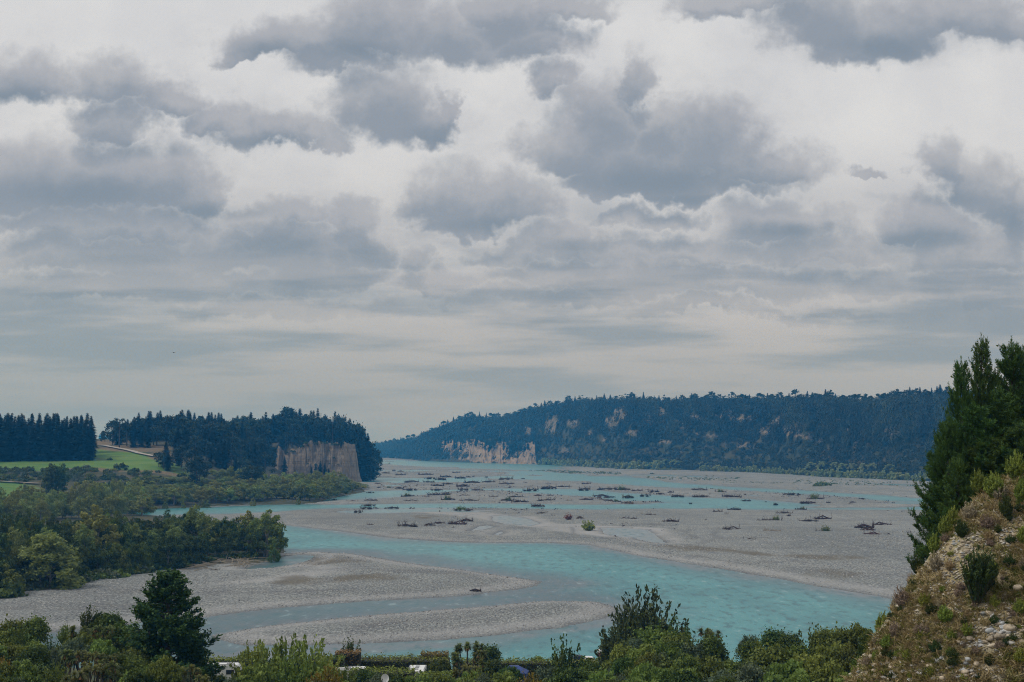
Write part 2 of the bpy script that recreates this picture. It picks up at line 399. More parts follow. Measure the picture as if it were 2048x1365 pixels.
# water sheet, coloured by the depth of the bed under it
m_wat, t, bs = newmat('glacial_water')
pos = objpos(t); dep = attr(t, 'depth')
wv1 = noise(t, stretched(t, pos, (0.38, 0.13, 1)), 1.0, 4, 0.6)
wv2 = noise(t, stretched(t, pos, (1.4, 0.5, 1)), 1.0, 3, 0.6)
patch = noise(t, stretched(t, pos, (0.035, 0.022, 1)), 1.0, 4, 0.55)
dd = dep + (wv1 - 0.5) * 0.35
c = mixc(t, dd.ss(0.02, 0.50), (0.145, 0.165, 0.18), (0.060, 0.195, 0.215))
c = mixc(t, dd.ss(0.35, 1.25), c, (0.062, 0.275, 0.285))
c = mixc(t, patch.ss(0.40, 0.62) * 0.55, c, (0.025, 0.17, 0.185))
c = mixc(t, attr(t, 'slate') * 0.72, c, (0.060, 0.098, 0.118))
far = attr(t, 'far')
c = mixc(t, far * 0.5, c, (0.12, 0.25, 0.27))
c = mixc(t, attr(t, 'still') * 0.8, c, (0.25, 0.27, 0.27))
c = mixc(t, wv1.ss(0.50, 0.66) * 0.75, c, (0.018, 0.10, 0.115))  # light and shade of the ripples, painted into the water colour
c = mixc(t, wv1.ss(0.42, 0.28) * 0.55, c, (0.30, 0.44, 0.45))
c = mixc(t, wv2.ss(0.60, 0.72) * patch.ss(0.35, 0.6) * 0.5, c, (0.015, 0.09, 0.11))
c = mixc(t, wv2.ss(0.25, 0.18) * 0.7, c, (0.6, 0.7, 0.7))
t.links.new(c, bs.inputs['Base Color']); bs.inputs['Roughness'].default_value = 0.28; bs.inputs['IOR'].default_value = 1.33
bs.inputs['Specular IOR Level'].default_value = 0.22
setbump(t, bs, wv1 * 1.0 + wv2 * 0.5, 0.8, 0.30)
depth = np.where(sd < 0, -bedz, 0) * (1 - 0.93 * shal) 
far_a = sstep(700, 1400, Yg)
still = np.zeros_like(Xg)
for p in POOLS[:4]: still = np.maximum(still, sstep(12, 0, poly_sd(Xg, Yg, to_world(p))))
for c_ in (CH[8],): still = np.maximum(still, 0.6 * sstep(25, 0, chan(Xg, Yg, c_)))
slate = np.zeros_like(Xg)
for p in [[(-100,1300),(380,1240),(700,1206),(1090,1176),(1180,1186),(1225,1200),(1100,1212),(760,1238),(560,1268),(420,1310),(100,1330),(-100,1330)], [(560,1096),(760,1104),(1040,1146),(1120,1172),(1040,1160),(760,1118),(560,1108)]]:
    slate = np.maximum(slate, sstep(14, -8, poly_sd(Xg, Yg, to_world(p)) + fbm(Xg / 14, Yg / 30, 4) * 30))
wav = np.where(shal > 0.15, (fbm(Xg / 5, Yg / 7, 3)) * 0.10 * shal, 0)
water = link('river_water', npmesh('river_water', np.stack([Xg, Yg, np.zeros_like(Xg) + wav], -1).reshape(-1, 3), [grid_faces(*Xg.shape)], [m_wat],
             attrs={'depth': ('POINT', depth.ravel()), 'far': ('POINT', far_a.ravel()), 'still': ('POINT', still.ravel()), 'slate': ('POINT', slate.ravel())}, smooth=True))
tag(water, kind='structure')

# ================================================================== LOW GROUND SHEET TO THE HORIZON
m_plain = plain('plain_soil', (0.09, 0.10, 0.06), 0.9, 0.3, 0.01)
gs = link('ground', npmesh('ground', np.array([(-9500, -300, -6), (9500, -300, -6), (9500, 11500, -6), (-9500, 11500, -6)], float), [np.array([[0, 1, 2, 3]])], [m_plain]))
tag(gs, kind='structure')

# ================================================================== LEFT BANK: FLATS, TERRACES, PROMONTORY
def uv2(px, D): return np.stack([np.asarray(px, float) / 100.0, np.log(np.asarray(D, float)) * 6.0], -1)
CTRL = [(-250,350,2.5),(0,380,2.2),(200,430,2),(400,500,2),(540,560,1.5),(-250,600,4),(0,600,3.5),(250,700,2.5),(420,800,1.5),
 (-250,850,6),(0,850,5.5),(80,880,5),(250,880,2.5),(450,960,2),(620,1000,2),(720,1180,2),
 (-250,1000,14.5),(0,1000,14.5),(80,1000,13.5),(250,1000,9),(400,1020,5),(560,1100,4),(680,1250,3),
 (-250,1090,22),(0,1090,21.5),(200,1090,21.5),(320,1080,19),(420,1100,13),(520,1250,8),(640,1400,4),(730,1500,2),
 (-250,1180,27),(0,1180,28.6),(180,1180,29.5),(290,1180,29),(400,1200,27),(-250,1400,40),(0,1400,40),(200,1350,41.5),(270,1300,39),(330,1300,39),(420,1350,38),(500,1500,36),
 (-250,2200,42),(0,2200,42),(300,2200,43),(600,2300,43),(-250,5000,44),(300,5000,44),(600,5000,43),(740,5000,42),(-250,9000,46),(600,9000,46),
 (560,1560,10),(640,1540,5),(700,1540,3)]
_C = np.array(CTRL); _P = uv2(_C[:, 0], _C[:, 1])
def _tp(r): return np.where(r > 1e-9, r * r * np.log(np.maximum(r, 1e-9)), 0)
_n = len(_C); _A = np.zeros((_n + 3, _n + 3)); _A[:_n, :_n] = _tp(np.linalg.norm(_P[:, None] - _P[None], axis=-1)) + np.eye(_n) * 0.02
_A[:_n, _n:] = np.c_[np.ones(_n), _P]; _A[_n:, :_n] = _A[:_n, _n:].T
_w = np.linalg.solve(_A, np.r_[_C[:, 2], 0, 0, 0])
LB = to_world([(-700,1275),(-300,1240),(0,1205),(60,1191),(130,1184),(200,1170),(280,1157),(380,1145),(430,1134),(520,1127),(556,1116),(572,1104),(560,1080),(500,1062),(420,1042),(330,1034),
      (240,1029),(200,1024),(300,1019),(400,1015),(500,1011),(640,1008),(650,1001),(690,992),(728,985),(738,976),(715,966),(728,962),(745,958)])
LB += [(float(gx(752, 2000)), 2000.), (float(gx(748, 2600)), 2600.), (float(gx(745, 9000)), 9000.), (float(gx(-900, 9000)), 9000.), (float(gx(-900, 450)), 450.)]
PLAT = [(548,1660),(580,1632),(620,1616),(680,1610),(712,1618),(722,1660),(728,1800),(715,2100),(600,2300),(420,2300),(420,1700)]
PLATW = [(float(gx(a, b)), float(b)) for a, b in PLAT]
def land_z(px, D, edge=True):
    px = np.asarray(px, float); D = np.asarray(D, float)
    q = uv2(px, D); sh_ = q.shape[:-1]; q = q.reshape(-1, 2); out = np.zeros(len(q))
    for i in range(_n): out += _w[i] * _tp(np.linalg.norm(q - _P[i], axis=-1))
    out += _w[_n] + q @ _w[_n + 1:]
    out = out.reshape(sh_); X = gx(px, D)
    s = poly_sd(X, D, PLATW)
    pl = sstep(6, -4, s); out = out * (1 - pl) + (43.5 + 6 * sstep(0, -90, s)) * pl
    out = out + fbm(X / 30, D / 30, 3) * 1.2
    e = -poly_sd(X, D, LB)
    return np.where(e > 0, np.minimum(np.maximum(out, 0.8), 0.2 + np.minimum(e, 35) * 0.11 + np.maximum(e - 35, 0) * 0.9), -0.5 + np.maximum(e * 0.3, -5))
lpx = np.concatenate([np.linspace(-700, -60, 14), np.linspace(-40, 780, 150)])
lD = np.concatenate([np.geomspace(340, 1000, 130), np.geomspace(1006, 1500, 110), np.linspace(1504, 1680, 45), np.geomspace(1690, 9000, 62)])
LPX, LD = np.meshgrid(lpx, lD)
LZ = land_z(LPX, LD); LX = gx(LPX, LD)
def blobmask(px, D, lst):
    m = np.zeros(px.shape)
    nz = fbm(px / 9, D / 12, 4) * 0.7
    for (a, b, ra, rb) in lst: m = np.maximum(m, sstep(1.15, 0.85, np.hypot((px - a) / ra, (D - b) / rb) + nz * 0.5))
    return m
pad = blobmask(LPX, LD, [(60,1135,330,48),(280,1165,60,70),(235,1230,55,60),(0,950,95,62),(400,1095,80,14)])
dry = blobmask(LPX, LD, [(275,1290,70,45),(215,1400,60,60),(330,1210,30,40),(200,1098,60,12),(330,1095,70,10)])
gm = np.stack([pad, dry, np.zeros_like(pad), np.ones_like(pad)], -1).reshape(-1, 4)
m_land, t, bs = newmat('bank_ground')
pos = objpos(t)
n1 = noise(t, pos, 0.05, 5, 0.6); n2 = noise(t, pos, 0.5, 4, 0.6)
sepm = t.nodes.new('ShaderNodeSeparateColor'); t.links.new(attr(t, 'mask', False), sepm.inputs[0])
mp, md = S(t, sepm.outputs[0]), S(t, sepm.outputs[1])
c = mixc(t, n1.ss(0.35, 0.65), (0.055, 0.062, 0.034), (0.105, 0.095, 0.06))
c = mixc(t, n2.ss(0.5, 0.7), c, (0.035, 0.05, 0.025))
grn = mixc(t, n1.ss(0.3, 0.7), (0.085, 0.18, 0.036), (0.14, 0.22, 0.055))
grn = mixc(t, n2.ss(0.55, 0.75) * 0.5, grn, (0.05, 0.085, 0.03))
dr = mixc(t, n2.ss(0.35, 0.65), (0.22, 0.165, 0.10), (0.12, 0.10, 0.06))
c = mixc(t, mp, c, grn); c = mixc(t, md, c, dr)
t.links.new(c, bs.inputs['Base Color']); bs.inputs['Roughness'].default_value = 0.9; bs.inputs['Specular IOR Level'].default_value = 0.1
setbump(t, bs, n2, 0.6, 0.6)
land = link('terrain', npmesh('terrain', np.stack([LX, LD, LZ], -1).reshape(-1, 3), [grid_faces(*LX.shape)], [m_land], attrs={'mask': ('POINT', gm)}, smooth=True))
tag(land, kind='structure')

def drape(name, pts, w, mat, dz=0.35):
    P = []
    for (a, b), (c_, d_) in zip(pts[:-1], pts[1:]):
        for k in np.linspace(0, 1, 9)[:-1]: P.append((a + (c_ - a) * k, b + (d_ - b) * k))
    P.append(pts[-1]); P = np.array(P)
    z = land_z(P[:, 0], P[:, 1]) + dz; x = gx(P[:, 0], P[:, 1])
    dx = np.gradient(x); dy = np.gradient(P[:, 1]); L = np.hypot(dx, dy); nx, ny = -dy / L * w / 2, dx / L * w / 2
    V = np.concatenate([np.c_[x + nx, P[:, 1] + ny, z], np.c_[x - nx, P[:, 1] - ny, z]]); n = len(P)
    f = np.array([(i, i + 1, n + i + 1, n + i) for i in range(n - 1)])
    return tag(link(name, npmesh(name, V, [f], [mat])), kind='structure')
m_track = plain('track_gravel', (0.36, 0.33, 0.28), 0.9, 0.25, 0.3)
drape('farm_track', [(190,1330),(205,1325),(240,1285),(275,1240),(305,1205),(330,1190)], 5.5, m_track, 0.9)
drape('river_track', [(-60,1006),(0,1006),(40,1003),(85,998)], 7, plain('dry_track', (0.25, 0.20, 0.15), 0.9, 0.25, 0.3), 0.9)

# the pale cliff of the promontory
m_cliff, t, bs = newmat('cliff_gravel')
pos = objpos(t)
lay = noise(t, stretched(t, pos, (0.02, 0.02, 0.45)), 1.0, 4, 0.6)
flu = noise(t, stretched(t, pos, (0.22, 0.22, 0.03)), 1.0, 5, 0.6)
sp = noise(t, pos, 0.6, 3, 0.6)
c = mixc(t, lay.ss(0.3, 0.7), (0.225, 0.182, 0.13), (0.315, 0.26, 0.195))
c = mixc(t, flu.ss(0.46, 0.62) * 0.75, c, (0.13, 0.115, 0.095))
c = mixc(t, sp.ss(0.56, 0.68) * 0.55, c, (0.06, 0.065, 0.04))
t.links.new(c, bs.inputs['Base Color']); bs.inputs['Roughness'].default_value = 0.95; bs.inputs['Specular IOR Level'].default_value = 0.1
setbump(t, bs, flu + lay * 0.4, 1.0, 1.5)
def cliff(name, curve, zt, z0, lean, amp, nz=36, step=1.0, seed=0, capback=60, mat=None):
    """curve: list of (px, D) along the foot; zt(px) top height"""
    cv = np.array(curve, float); pxs = np.arange(cv[0, 0], cv[-1, 0] + step, step)
    Ds = np.interp(pxs, cv[:, 0], cv[:, 1]); tops = zt(pxs)
    s = np.linspace(0, 1, nz); SS, PX = np.meshgrid(s, pxs); DD = np.repeat(Ds[:, None], nz, 1); TT = np.repeat(tops[:, None], nz, 1)
    X = gx(PX, DD); Z = z0 + (TT - z0) * SS
    fl = fbm(X / 7 + seed, Z / 60 + seed, 4) * amp * 2 + np.abs(fbm(X / 16 + seed, Z / 90, 3)) * amp * 3 + fbm(X / 3, Z / 5 + seed, 3) * amp * 0.45
    Y = DD + lean * SS ** 0.8 + fl
    X = X * Y / DD
    # cap going back over the plateau
    X2 = np.concatenate([X, X[:, -1:] * (Y[:, -1:] + capback) / Y[:, -1:]], 1); Y2 = np.concatenate([Y, Y[:, -1:] + capback], 1); Z2 = np.concatenate([Z, Z[:, -1:] - 1.0], 1)
    return tag(link(name, npmesh(name, np.stack([X2, Y2, Z2], -1).reshape(-1, 3), [grid_faces(*X2.shape)], [mat or m_cliff], smooth=False)), kind='structure')
ct = [(548,12),(554,30),(560,42),(566,36),(572,31),(577,33),(590,36),(604,38),(612,44),(640,45),(662,45),(676,44),(690,44.5),(704,44.5),(711,42),(715,33),(719,18),(724,2),(728,-1)]
cliff('cliff', [(546,1640),(560,1616),(580,1604),(620,1588),(680,1580),(712,1586),(728,1604)], lambda p: interp(p, ct) + fbm(p / 5, p * 0, 4) * 7, -1, 8, 5.2, step=0.6, nz=50, capback=26)

# ================================================================== FAR RIGHT: FORESTED VALLEY SIDE
HB = [(690,5600),(750,5000),(850,3880),(960,3420),(1070,3180),(1250,2520),(1400,2290),(1500,2170),(1650,1840),(1840,1640),(2100,1500),(2500,1450)]
HC = [(690,899),(720,895),(750,893),(830,882),(890,856),(930,840),(1000,842),(1060,825),(1150,809),(1220,806),(1320,808),(1400,808),(1500,808),(1650,808),(1750,811),(1840,804),(1900,797),(2100,792),(2500,786)]
def hD0(px): return interp(px, HB)
SETB = 330.0
def hill_pt(px, s):
    px = np.asarray(px, float); s = np.asarray(s, float)
    D0 = hD0(px); Dc = D0 + SETB
    zc = CAM_Z + ray(px, interp(px, HC))[1] * Dc
    gul = fbm(px / 38, s * 0.7, 4)
    D = D0 + SETB * s + gul * 130 * np.clip(s * 2.2, 0, 1) * np.clip((1.35 - s) * 2, 0, 1)
    prof = 0.12 * s + 0.88 * sstep(0.0, 1.0, s) ** 0.85
    z = 2 + (zc - 2) * np.clip(prof, 0, 1) + fbm(px / 12, s * 9 + 3, 4) * 7 * np.clip(s * 4, 0, 1) * np.clip((1.05 - s) * 8, 0.15, 1)
    z = np.where(s > 1, zc - (s - 1) * 6, z)
    return gx(px, D), D, z
hpx = np.arange(680, 2520, 3.0); hs = np.concatenate([np.linspace(-0.06, 1, 64), [1.03, 1.08, 1.2, 1.5, 2.5, 5, 9]])
HSg, HPg = np.meshgrid(hs, hpx)
hX, hY, hZ = hill_pt(HPg, np.clip(HSg, 0, 99)); hZ = np.where(HSg < 0, -1.0, hZ)
SCARS = [(1240,826,13,14),(1222,846,12,14),(1300,838,9,14),(1322,828,10,14),(1450,829,24,7),(1480,836,20,8),(1108,842,10,8),(1100,852,14,14),(1562,832,10,12),(1548,850,14,12),(1580,862,18,12),(1612,872,16,9),
         (1688,861,12,7),(1785,863,26,8),(1770,870,14,6),(1708,888,5,6),(1130,902,8,6),(1210,880,6,5),(1360,852,8,6),(1400,868,10,5),(1640,880,6,5),(1880,862,12,8),(1055,862,10,8),(1145,846,12,7),(1265,866,14,6),(1390,838,14,7),(1420,872,16,5),(1525,860,14,8),(1600,850,10,8),(1668,842,10,6),(1740,848,14,5),(1830,846,14,5),(1330,884,12,4),(1480,890,14,4),(1180,866,10,6)]
def hill_py(px, s):
    x, y, z = hill_pt(px, s); return 893 - (z - CAM_Z) * F / y
def scar(px, s):
    py = hill_py(px, s); m = np.zeros(np.shape(px)); nz = fbm(px / 5, py / 4, 4)
    for a, b, ra, rb in SCARS: m = np.maximum(m, sstep(1.25, 0.8, np.hypot((px - a) / ra, (py - b) / rb) + nz * 1.3))
    return m
hm = scar(HPg, np.clip(HSg, 0, 1))
m_hill, t, bs = newmat('hillside_ground')
pos = objpos(t)
n1 = noise(t, pos, 0.02, 5, 0.6); n2 = noise(t, pos, 0.12, 4, 0.65)
c = mixc(t, n1.ss(0.35, 0.65), (0.035, 0.045, 0.022), (0.07, 0.065, 0.038))
c = mixc(t, attr(t, 'scar') * (noise(t, pos, 0.10, 6, 0.75).ss(0.40, 0.56)) * 0.6, c, mixc(t, n1.ss(0.3, 0.7), (0.24, 0.19, 0.145), (0.33, 0.27, 0.215)))
t.links.new(c, bs.inputs['Base Color']); bs.inputs['Roughness'].default_value = 0.95; bs.inputs['Specular IOR Level'].default_value = 0.1
setbump(t, bs, n2, 0.6, 2.0)
hill = link('hills', npmesh('hills', np.stack([hX, hY, hZ], -1).reshape(-1, 3), [grid_faces(*hX.shape)], [m_hill], attrs={'scar': ('POINT', hm.ravel())}, smooth=True))
tag(hill, kind='structure')
fc = [(845,1),(852,10),(858,22),(864,12),(870,22),(876,36),(882,50),(888,58),(896,56),(904,62),(912,50),(918,56),(926,50),(934,58),(944,62),(956,60),(962,55),(970,52),(978,47),(984,48),(992,52),(1000,56),(1008,54),(1016,50),(1022,47),(1030,44),(1040,47),(1050,51),(1060,52),(1067,56),(1070,48),(1072,26),(1075,6),(1078,0)]
m_scarp, t, bs = newmat('eroded_cliff')
pos = objpos(t)
lay = noise(t, stretched(t, pos, (0.03, 0.02, 0.10)), 1.0, 5, 0.65)
flu = noise(t, stretched(t, pos, (0.10, 0.02, 0.05)), 1.0, 5, 0.6)
c = mixc(t, lay.ss(0.35, 0.65), (0.23, 0.18, 0.125), (0.34, 0.27, 0.195))
c = mixc(t, flu.ss(0.46, 0.62) * 0.5, c, (0.09, 0.085, 0.06))
dg = noise(t, vm(t, 'ADD', stretched(t, pos, (0.05, 0.0, 0.0)), vm(t, 'MULTIPLY', pos, (0, 0, 0.0))), 1.0, 2, .5)
c = mixc(t, noise(t, stretched(t, pos, (0.022, 0.0, 0.035)), 1.0, 6, 0.75).ss(0.52, 0.60) * 0.5, c, (0.09, 0.088, 0.06))  # dark streaks: gully shade painted into the cliff colour
t.links.new(c, bs.inputs['Base Color']); bs.inputs['Roughness'].default_value = 0.95; bs.inputs['Specular IOR Level'].default_value = 0.1
cliff('eroded_cliff', [(845, 3960), (960, 3400), (1078, 3140)], lambda p: interp(p, fc) * 0.94 + fbm(p / 4, p * 0, 3) * 4, -1, 110, 16, step=0.8, nz=30, seed=5, capback=80, mat=m_scarp)

# far blue rise behind the gap between the two left woods
rx = np.linspace(-9000, 3000, 120)
rz = 52 + 30 * np.exp(-((rx + 2600) / 700) ** 2) + fbm(rx / 600, rx * 0, 4) * 14
V = np.concatenate([np.c_[rx, rx * 0 + 8600, rx * 0 - 5], np.c_[rx, rx * 0 + 9300, rz], np.c_[rx, rx * 0 + 10500, rz * 0.6]])
n = len(rx); f = np.array([(i + r * n, i + 1 + r * n, n + i + 1 + r * n, n + i + r * n) for r in range(2) for i in range(n - 1)])
tag(link('mountains', npmesh('mountains', V, [f], [m_hill], attrs={'scar': ('POINT', np.r_[np.zeros(n), np.full(2 * n, 0.35)])}, smooth=True)), kind='structure')

# ================================================================== NEAR: CAMP TERRACE AND STONY SLOPE
def camp_z(x, y):
    return np.maximum(2.9, 38.6 - 0.186 * np.maximum(y, 0)) + fbm(x / 14, y / 14, 3) * 0.5 - 5.5 * sstep(240, 262, y + fbm(x / 20, y / 20, 3) * 8)
cx = np.linspace(-130, 200, 130); cy = np.concatenate([np.linspace(-60, 90, 30), np.linspace(94, 275, 90)])
CX, CY = np.meshgrid(cx, cy)
m_camp, t, bs = newmat('camp_grass')
pos = objpos(t); n1 = noise(t, pos, 0.15, 5, 0.6); n2 = noise(t, pos, 2.0, 4, 0.6)
c = mixc(t, n1.ss(0.35, 0.65), (0.045, 0.065, 0.02), (0.08, 0.085, 0.035)); c = mixc(t, n2.ss(0.5, 0.7) * 0.5, c, (0.045, 0.05, 0.025))
t.links.new(c, bs.inputs['Base Color']); bs.inputs['Roughness'].default_value = 0.9
camp = link('field', npmesh('field', np.stack([CX, CY, camp_z(CX, CY)], -1).reshape(-1, 3), [grid_faces(*CX.shape)], [m_camp], smooth=True))
tag(camp, kind='structure')

RD = 70.0
RT = [(1440,1700),(1590,1475),(1658,1365),(1708,1280),(1762,1196),(1815,1128),(1868,1072),(1925,1020),(1985,970),(2048,940),(2150,892),(2400,800),(3000,700)]
_rx = np.array([(a - 1024) * RD / F for a, b in RT]); _rz = np.array([zat(b, RD) for a, b in RT])
def slope_z(x, y):
    q = y - RD - 2 * np.sin(x * 0.3)
    R = np.interp(x - 0.55 * np.maximum(q, 0), _rx, _rz)
    z = R - np.where(q < 0, (np.sqrt(q * q + 9) - 3) * 1.02, q * 0.12)
    z = z + fbm(x / 5, y / 5, 4) * 1.5 + fbm(x / 1.3, y / 1.3, 3) * 0.35
    # shallow gully with an undercut lip near the bottom right corner
    g = np.exp(-((x - 19.8 - (y - 58) * 0.15) / 1.5) ** 2) * sstep(66, 60, y)
    return z - g * 0.9
sx = np.linspace(9, 70, 300); sy = np.concatenate([np.linspace(14, 48, 60), np.linspace(48.3, 76, 160), np.linspace(77, 150, 30)])
SX, SY = np.meshgrid(sx, sy); SZ = slope_z(SX, SY)
m_slope, t, bs = newmat('slope_soil')
pos = objpos(t)
n1 = noise(t, pos, 0.25, 5, 0.6); n2 = noise(t, pos, 1.8, 5, 0.65); n3 = noise(t, pos, 9.0, 4, 0.7)
c = mixc(t, n1.ss(0.38, 0.62), (0.52, 0.41, 0.23), (0.44, 0.38, 0.27))
c = mixc(t, n2.ss(0.45, 0.65) * 0.8, c, (0.24, 0.225, 0.075))
c = mixc(t, n3.ss(0.52, 0.70) * 0.7, c, (0.06, 0.055, 0.035))
c = mixc(t, n3.ss(0.46, 0.34) * 0.6, c, (0.42, 0.37, 0.29))
t.links.new(c, bs.inputs['Base Color']); bs.inputs['Roughness'].default_value = 0.95; bs.inputs['Specular IOR Level'].default_value = 0.1
setbump(t, bs, n3 + n2 * 2, 0.9, 0.12)
hillside = link('hillside', npmesh('hillside', np.stack([SX, SY, SZ], -1).reshape(-1, 3), [grid_faces(*SX.shape)], [m_slope], smooth=True))
tag(hillside, kind='structure')
def slope_hit(px, py):
    px = np.atleast_1d(np.asarray(px, float)); py = np.atleast_1d(np.asarray(py, float))
    u, v = ray(px, py); D = np.linspace(34, 90, 561)
    x = u[:, None] * D; z = CAM_Z + v[:, None] * D
    under = z < slope_z(x, np.broadcast_to(D, x.shape))
    k = under.argmax(1); ok = under.any(1)
    d = D[k]; return u * d, d, slope_z(u * d, d), ok
# ================================================================== PLANT BUILDERS
def unit(v): return v / (np.linalg.norm(v, axis=-1, keepdims=True) + 1e-9)
class PB:                                   # plant buffer: quads with tone and material index
    def __init__(s): s.V = []; s.Fc = []; s.T = []; s.M = []; s.n = 0
    def quads(s, q, tone, mi=0):            # q (N,4,3)
        N = len(q); s.V.append(q.reshape(-1, 3)); s.Fc.append(np.arange(4 * N).reshape(-1, 4) + s.n); s.n += 4 * N
        s.T.append(np.broadcast_to(tone, (N,)).copy()); s.M.append(np.full(N, mi))
    def tube(s, pts, rad, k=5, mi=1, tone=0.5):
        pts = np.asarray(pts, float); rad = np.broadcast_to(rad, (len(pts),)); d = unit(np.gradient(pts, axis=0))
        a = unit(np.cross(d, np.array([0.31, 0.82, 0.47]))); b = np.cross(d, a)
        th = np.arange(k) * 2 * np.pi / k
        R = pts[:, None] + (a[:, None] * np.cos(th)[None, :, None] + b[:, None] * np.sin(th)[None, :, None]) * rad[:, None, None]
        V = R.reshape(-1, 3); i = np.arange(len(pts) * k).reshape(len(pts), k); j = np.roll(i, -1, 1)
        f = np.stack([i[:-1], j[:-1], j[1:], i[1:]], -1).reshape(-1, 4) + s.n
        s.V.append(V); s.Fc.append(f); s.n += len(V); s.T.append(np.full(len(f), tone)); s.M.append(np.full(len(f), mi))
    def mesh(s, name, mats, only=None):
        T = np.concatenate(s.T); M = np.concatenate(s.M); Fc = np.concatenate(s.Fc); V = np.concatenate(s.V)
        if only is not None:
            k = M == only; Fc = Fc[k]; T = T[k]; used = np.unique(Fc); mp = np.zeros(len(V), int); mp[used] = np.arange(len(used))
            V = V[used]; Fc = mp[Fc]; M = np.zeros(len(Fc), int)
        return npmesh(name, V, [Fc], mats, M, {'tone': ('FACE', np.clip(T, 0, 1))})
def leafq(rng, c, nrm, size, aspect=1.5, axis=None):
    N = len(c); nrm = unit(nrm)
    a = axis if axis is not None else rng.randn(N, 3)
    a = unit(a - nrm * np.sum(a * nrm, -1, keepdims=True)); b = np.cross(nrm, a)
    size = np.broadcast_to(size, (N,))[:, None]
    return np.stack([c - a * size * aspect * .5, c + b * size * .5, c + a * size * aspect * .5, c - b * size * .5], 1)
def rdir(rng, n, up=0.0):
    v = unit(rng.randn(n, 3)); v[:, 2] += up; return unit(v)
def lobes_crown(rng, P, R, H, zc, nl, nleaf, size, shape='dome', lr=0.30, aspect=1.6, top=0.85, rag=0.0, mi=0, droop=0.0, cx=0., cy=0.):
    """crown of leaf tufts round nl lobes lying in an envelope of radius R and height H from zc up"""
    d = rdir(rng, nl, 0.25); rr = rng.uniform(0.45, 1.0, nl) ** 0.6
    if shape == 'dome':
        L = np.c_[d[:, 0] * R * rr, d[:, 1] * R * rr, np.abs(d[:, 2]) * H * rr * 0.95]
        L[:, 2] = np.maximum(L[:, 2], rng.uniform(0, 0.5, nl) * H * 0.5)
    elif shape == 'oval':
        L = np.c_[d[:, 0] * R * rr, d[:, 1] * R * rr, H * 0.5 + d[:, 2] * H * 0.47 * rr]
    elif shape == 'cone':
        h = rng.uniform(0, 1, nl) ** 1.25; w = R * (1 - h) ** 0.75 * rng.uniform(0.55, 1.0, nl); th = rng.uniform(0, 6.283, nl)
        L = np.c_[np.cos(th) * w, np.sin(th) * w, h * H * 0.95]
    elif shape == 'column':
        h = rng.uniform(0, 1, nl); w = R * (1 - h ** 3) * rng.uniform(0.4, 1.0, nl); th = rng.uniform(0, 6.283, nl)
        L = np.c_[np.cos(th) * w, np.sin(th) * w, h * H * 0.95]
    L[:, 2] += zc; L[:, 0] += cx; L[:, 1] += cy
    Rl = min(R, H) * lr * rng.uniform(0.65, 1.25, nl)
    if shape in ('cone',): Rl *= np.clip(1.25 - (L[:, 2] - zc) / H, 0.35, 1)
    lt = rng.uniform(-0.16, 0.16, nl)
    k = rng.randint(0, nl, nleaf); u = rdir(rng, nleaf, 0.35)
    bump = 1 + 0.25 * np.sin(u[:, 0] * 7 + k) * np.sin(u[:, 1] * 9 + k * 2)
    r = Rl[k] * rng.uniform(0.35, 1.0, nleaf) ** 0.5 * bump * (1 + rag * (rng.rand(nleaf) ** 4) * 2)
    c = L[k] + u * r[:, None] * np.array([1, 1, 0.85])
    if droop: c[:, 2] -= droop * rng.rand(nleaf) * Rl[k]
    rel = np.clip((c[:, 2] - zc) / H, 0, 1.1)
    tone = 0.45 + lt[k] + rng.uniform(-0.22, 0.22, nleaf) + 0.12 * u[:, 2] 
    q = leafq(rng, c, u + rng.randn(nleaf, 3) * 0.7, size * rng.uniform(0.6, 1.4, nleaf), aspect)
    P.quads(q, tone, mi)
    return L
def limbs(P, rng, H0, L, r0, n=9, lean=0.0, base=(0, 0, 0)):
    b = np.array(base, float); top = b + np.array([lean * H0, 0, H0])
    P.tube([b - [0, 0, 0.5], b + (top - b) * .5 + rng.randn(3) * [.1, .1, 0] * r0, top], [r0 * 1.2, r0 * 0.9, r0 * 0.7], 6)
    for i in rng.choice(len(L), min(n, len(L)), replace=False):
        a = b + (top - b) * rng.uniform(0.55, 1.0); m = (a + L[i]) / 2 + [0, 0, 0.1 * H0]
        P.tube([a, m, L[i]], [r0 * 0.45, r0 * 0.28, r0 * 0.10], 4)
def willow(seed, R=6, H=11, n=3200, size=0.42, nl=46, z0=2.0):
    rng = np.random.RandomState(seed); P = PB()
    L = lobes_crown(rng, P, R, H, z0, nl, n, size, 'dome', 0.24, 1.9, droop=0.5)
    for k in range(rng.randint(2, 4)):
        o = rng.randn(2) * 0.7; limbs(P, rng, z0 + H * 0.3, L, 0.22, 6, rng.uniform(-.25, .25), (o[0], o[1], 0))
    return P
def bush(seed, R=1, H=1, n=1500, size=0.12, nl=22, shape='dome', z0=0.0, aspect=1.5, lr=0.3, rag=0.25):
    rng = np.random.RandomState(seed); P = PB()
    L = lobes_crown(rng, P, R, H, z0, nl, n, size, shape, lr, aspect, rag=rag)
    limbs(P, rng, z0 + H * 0.35, L, 0.03 * H, 7)
    return P
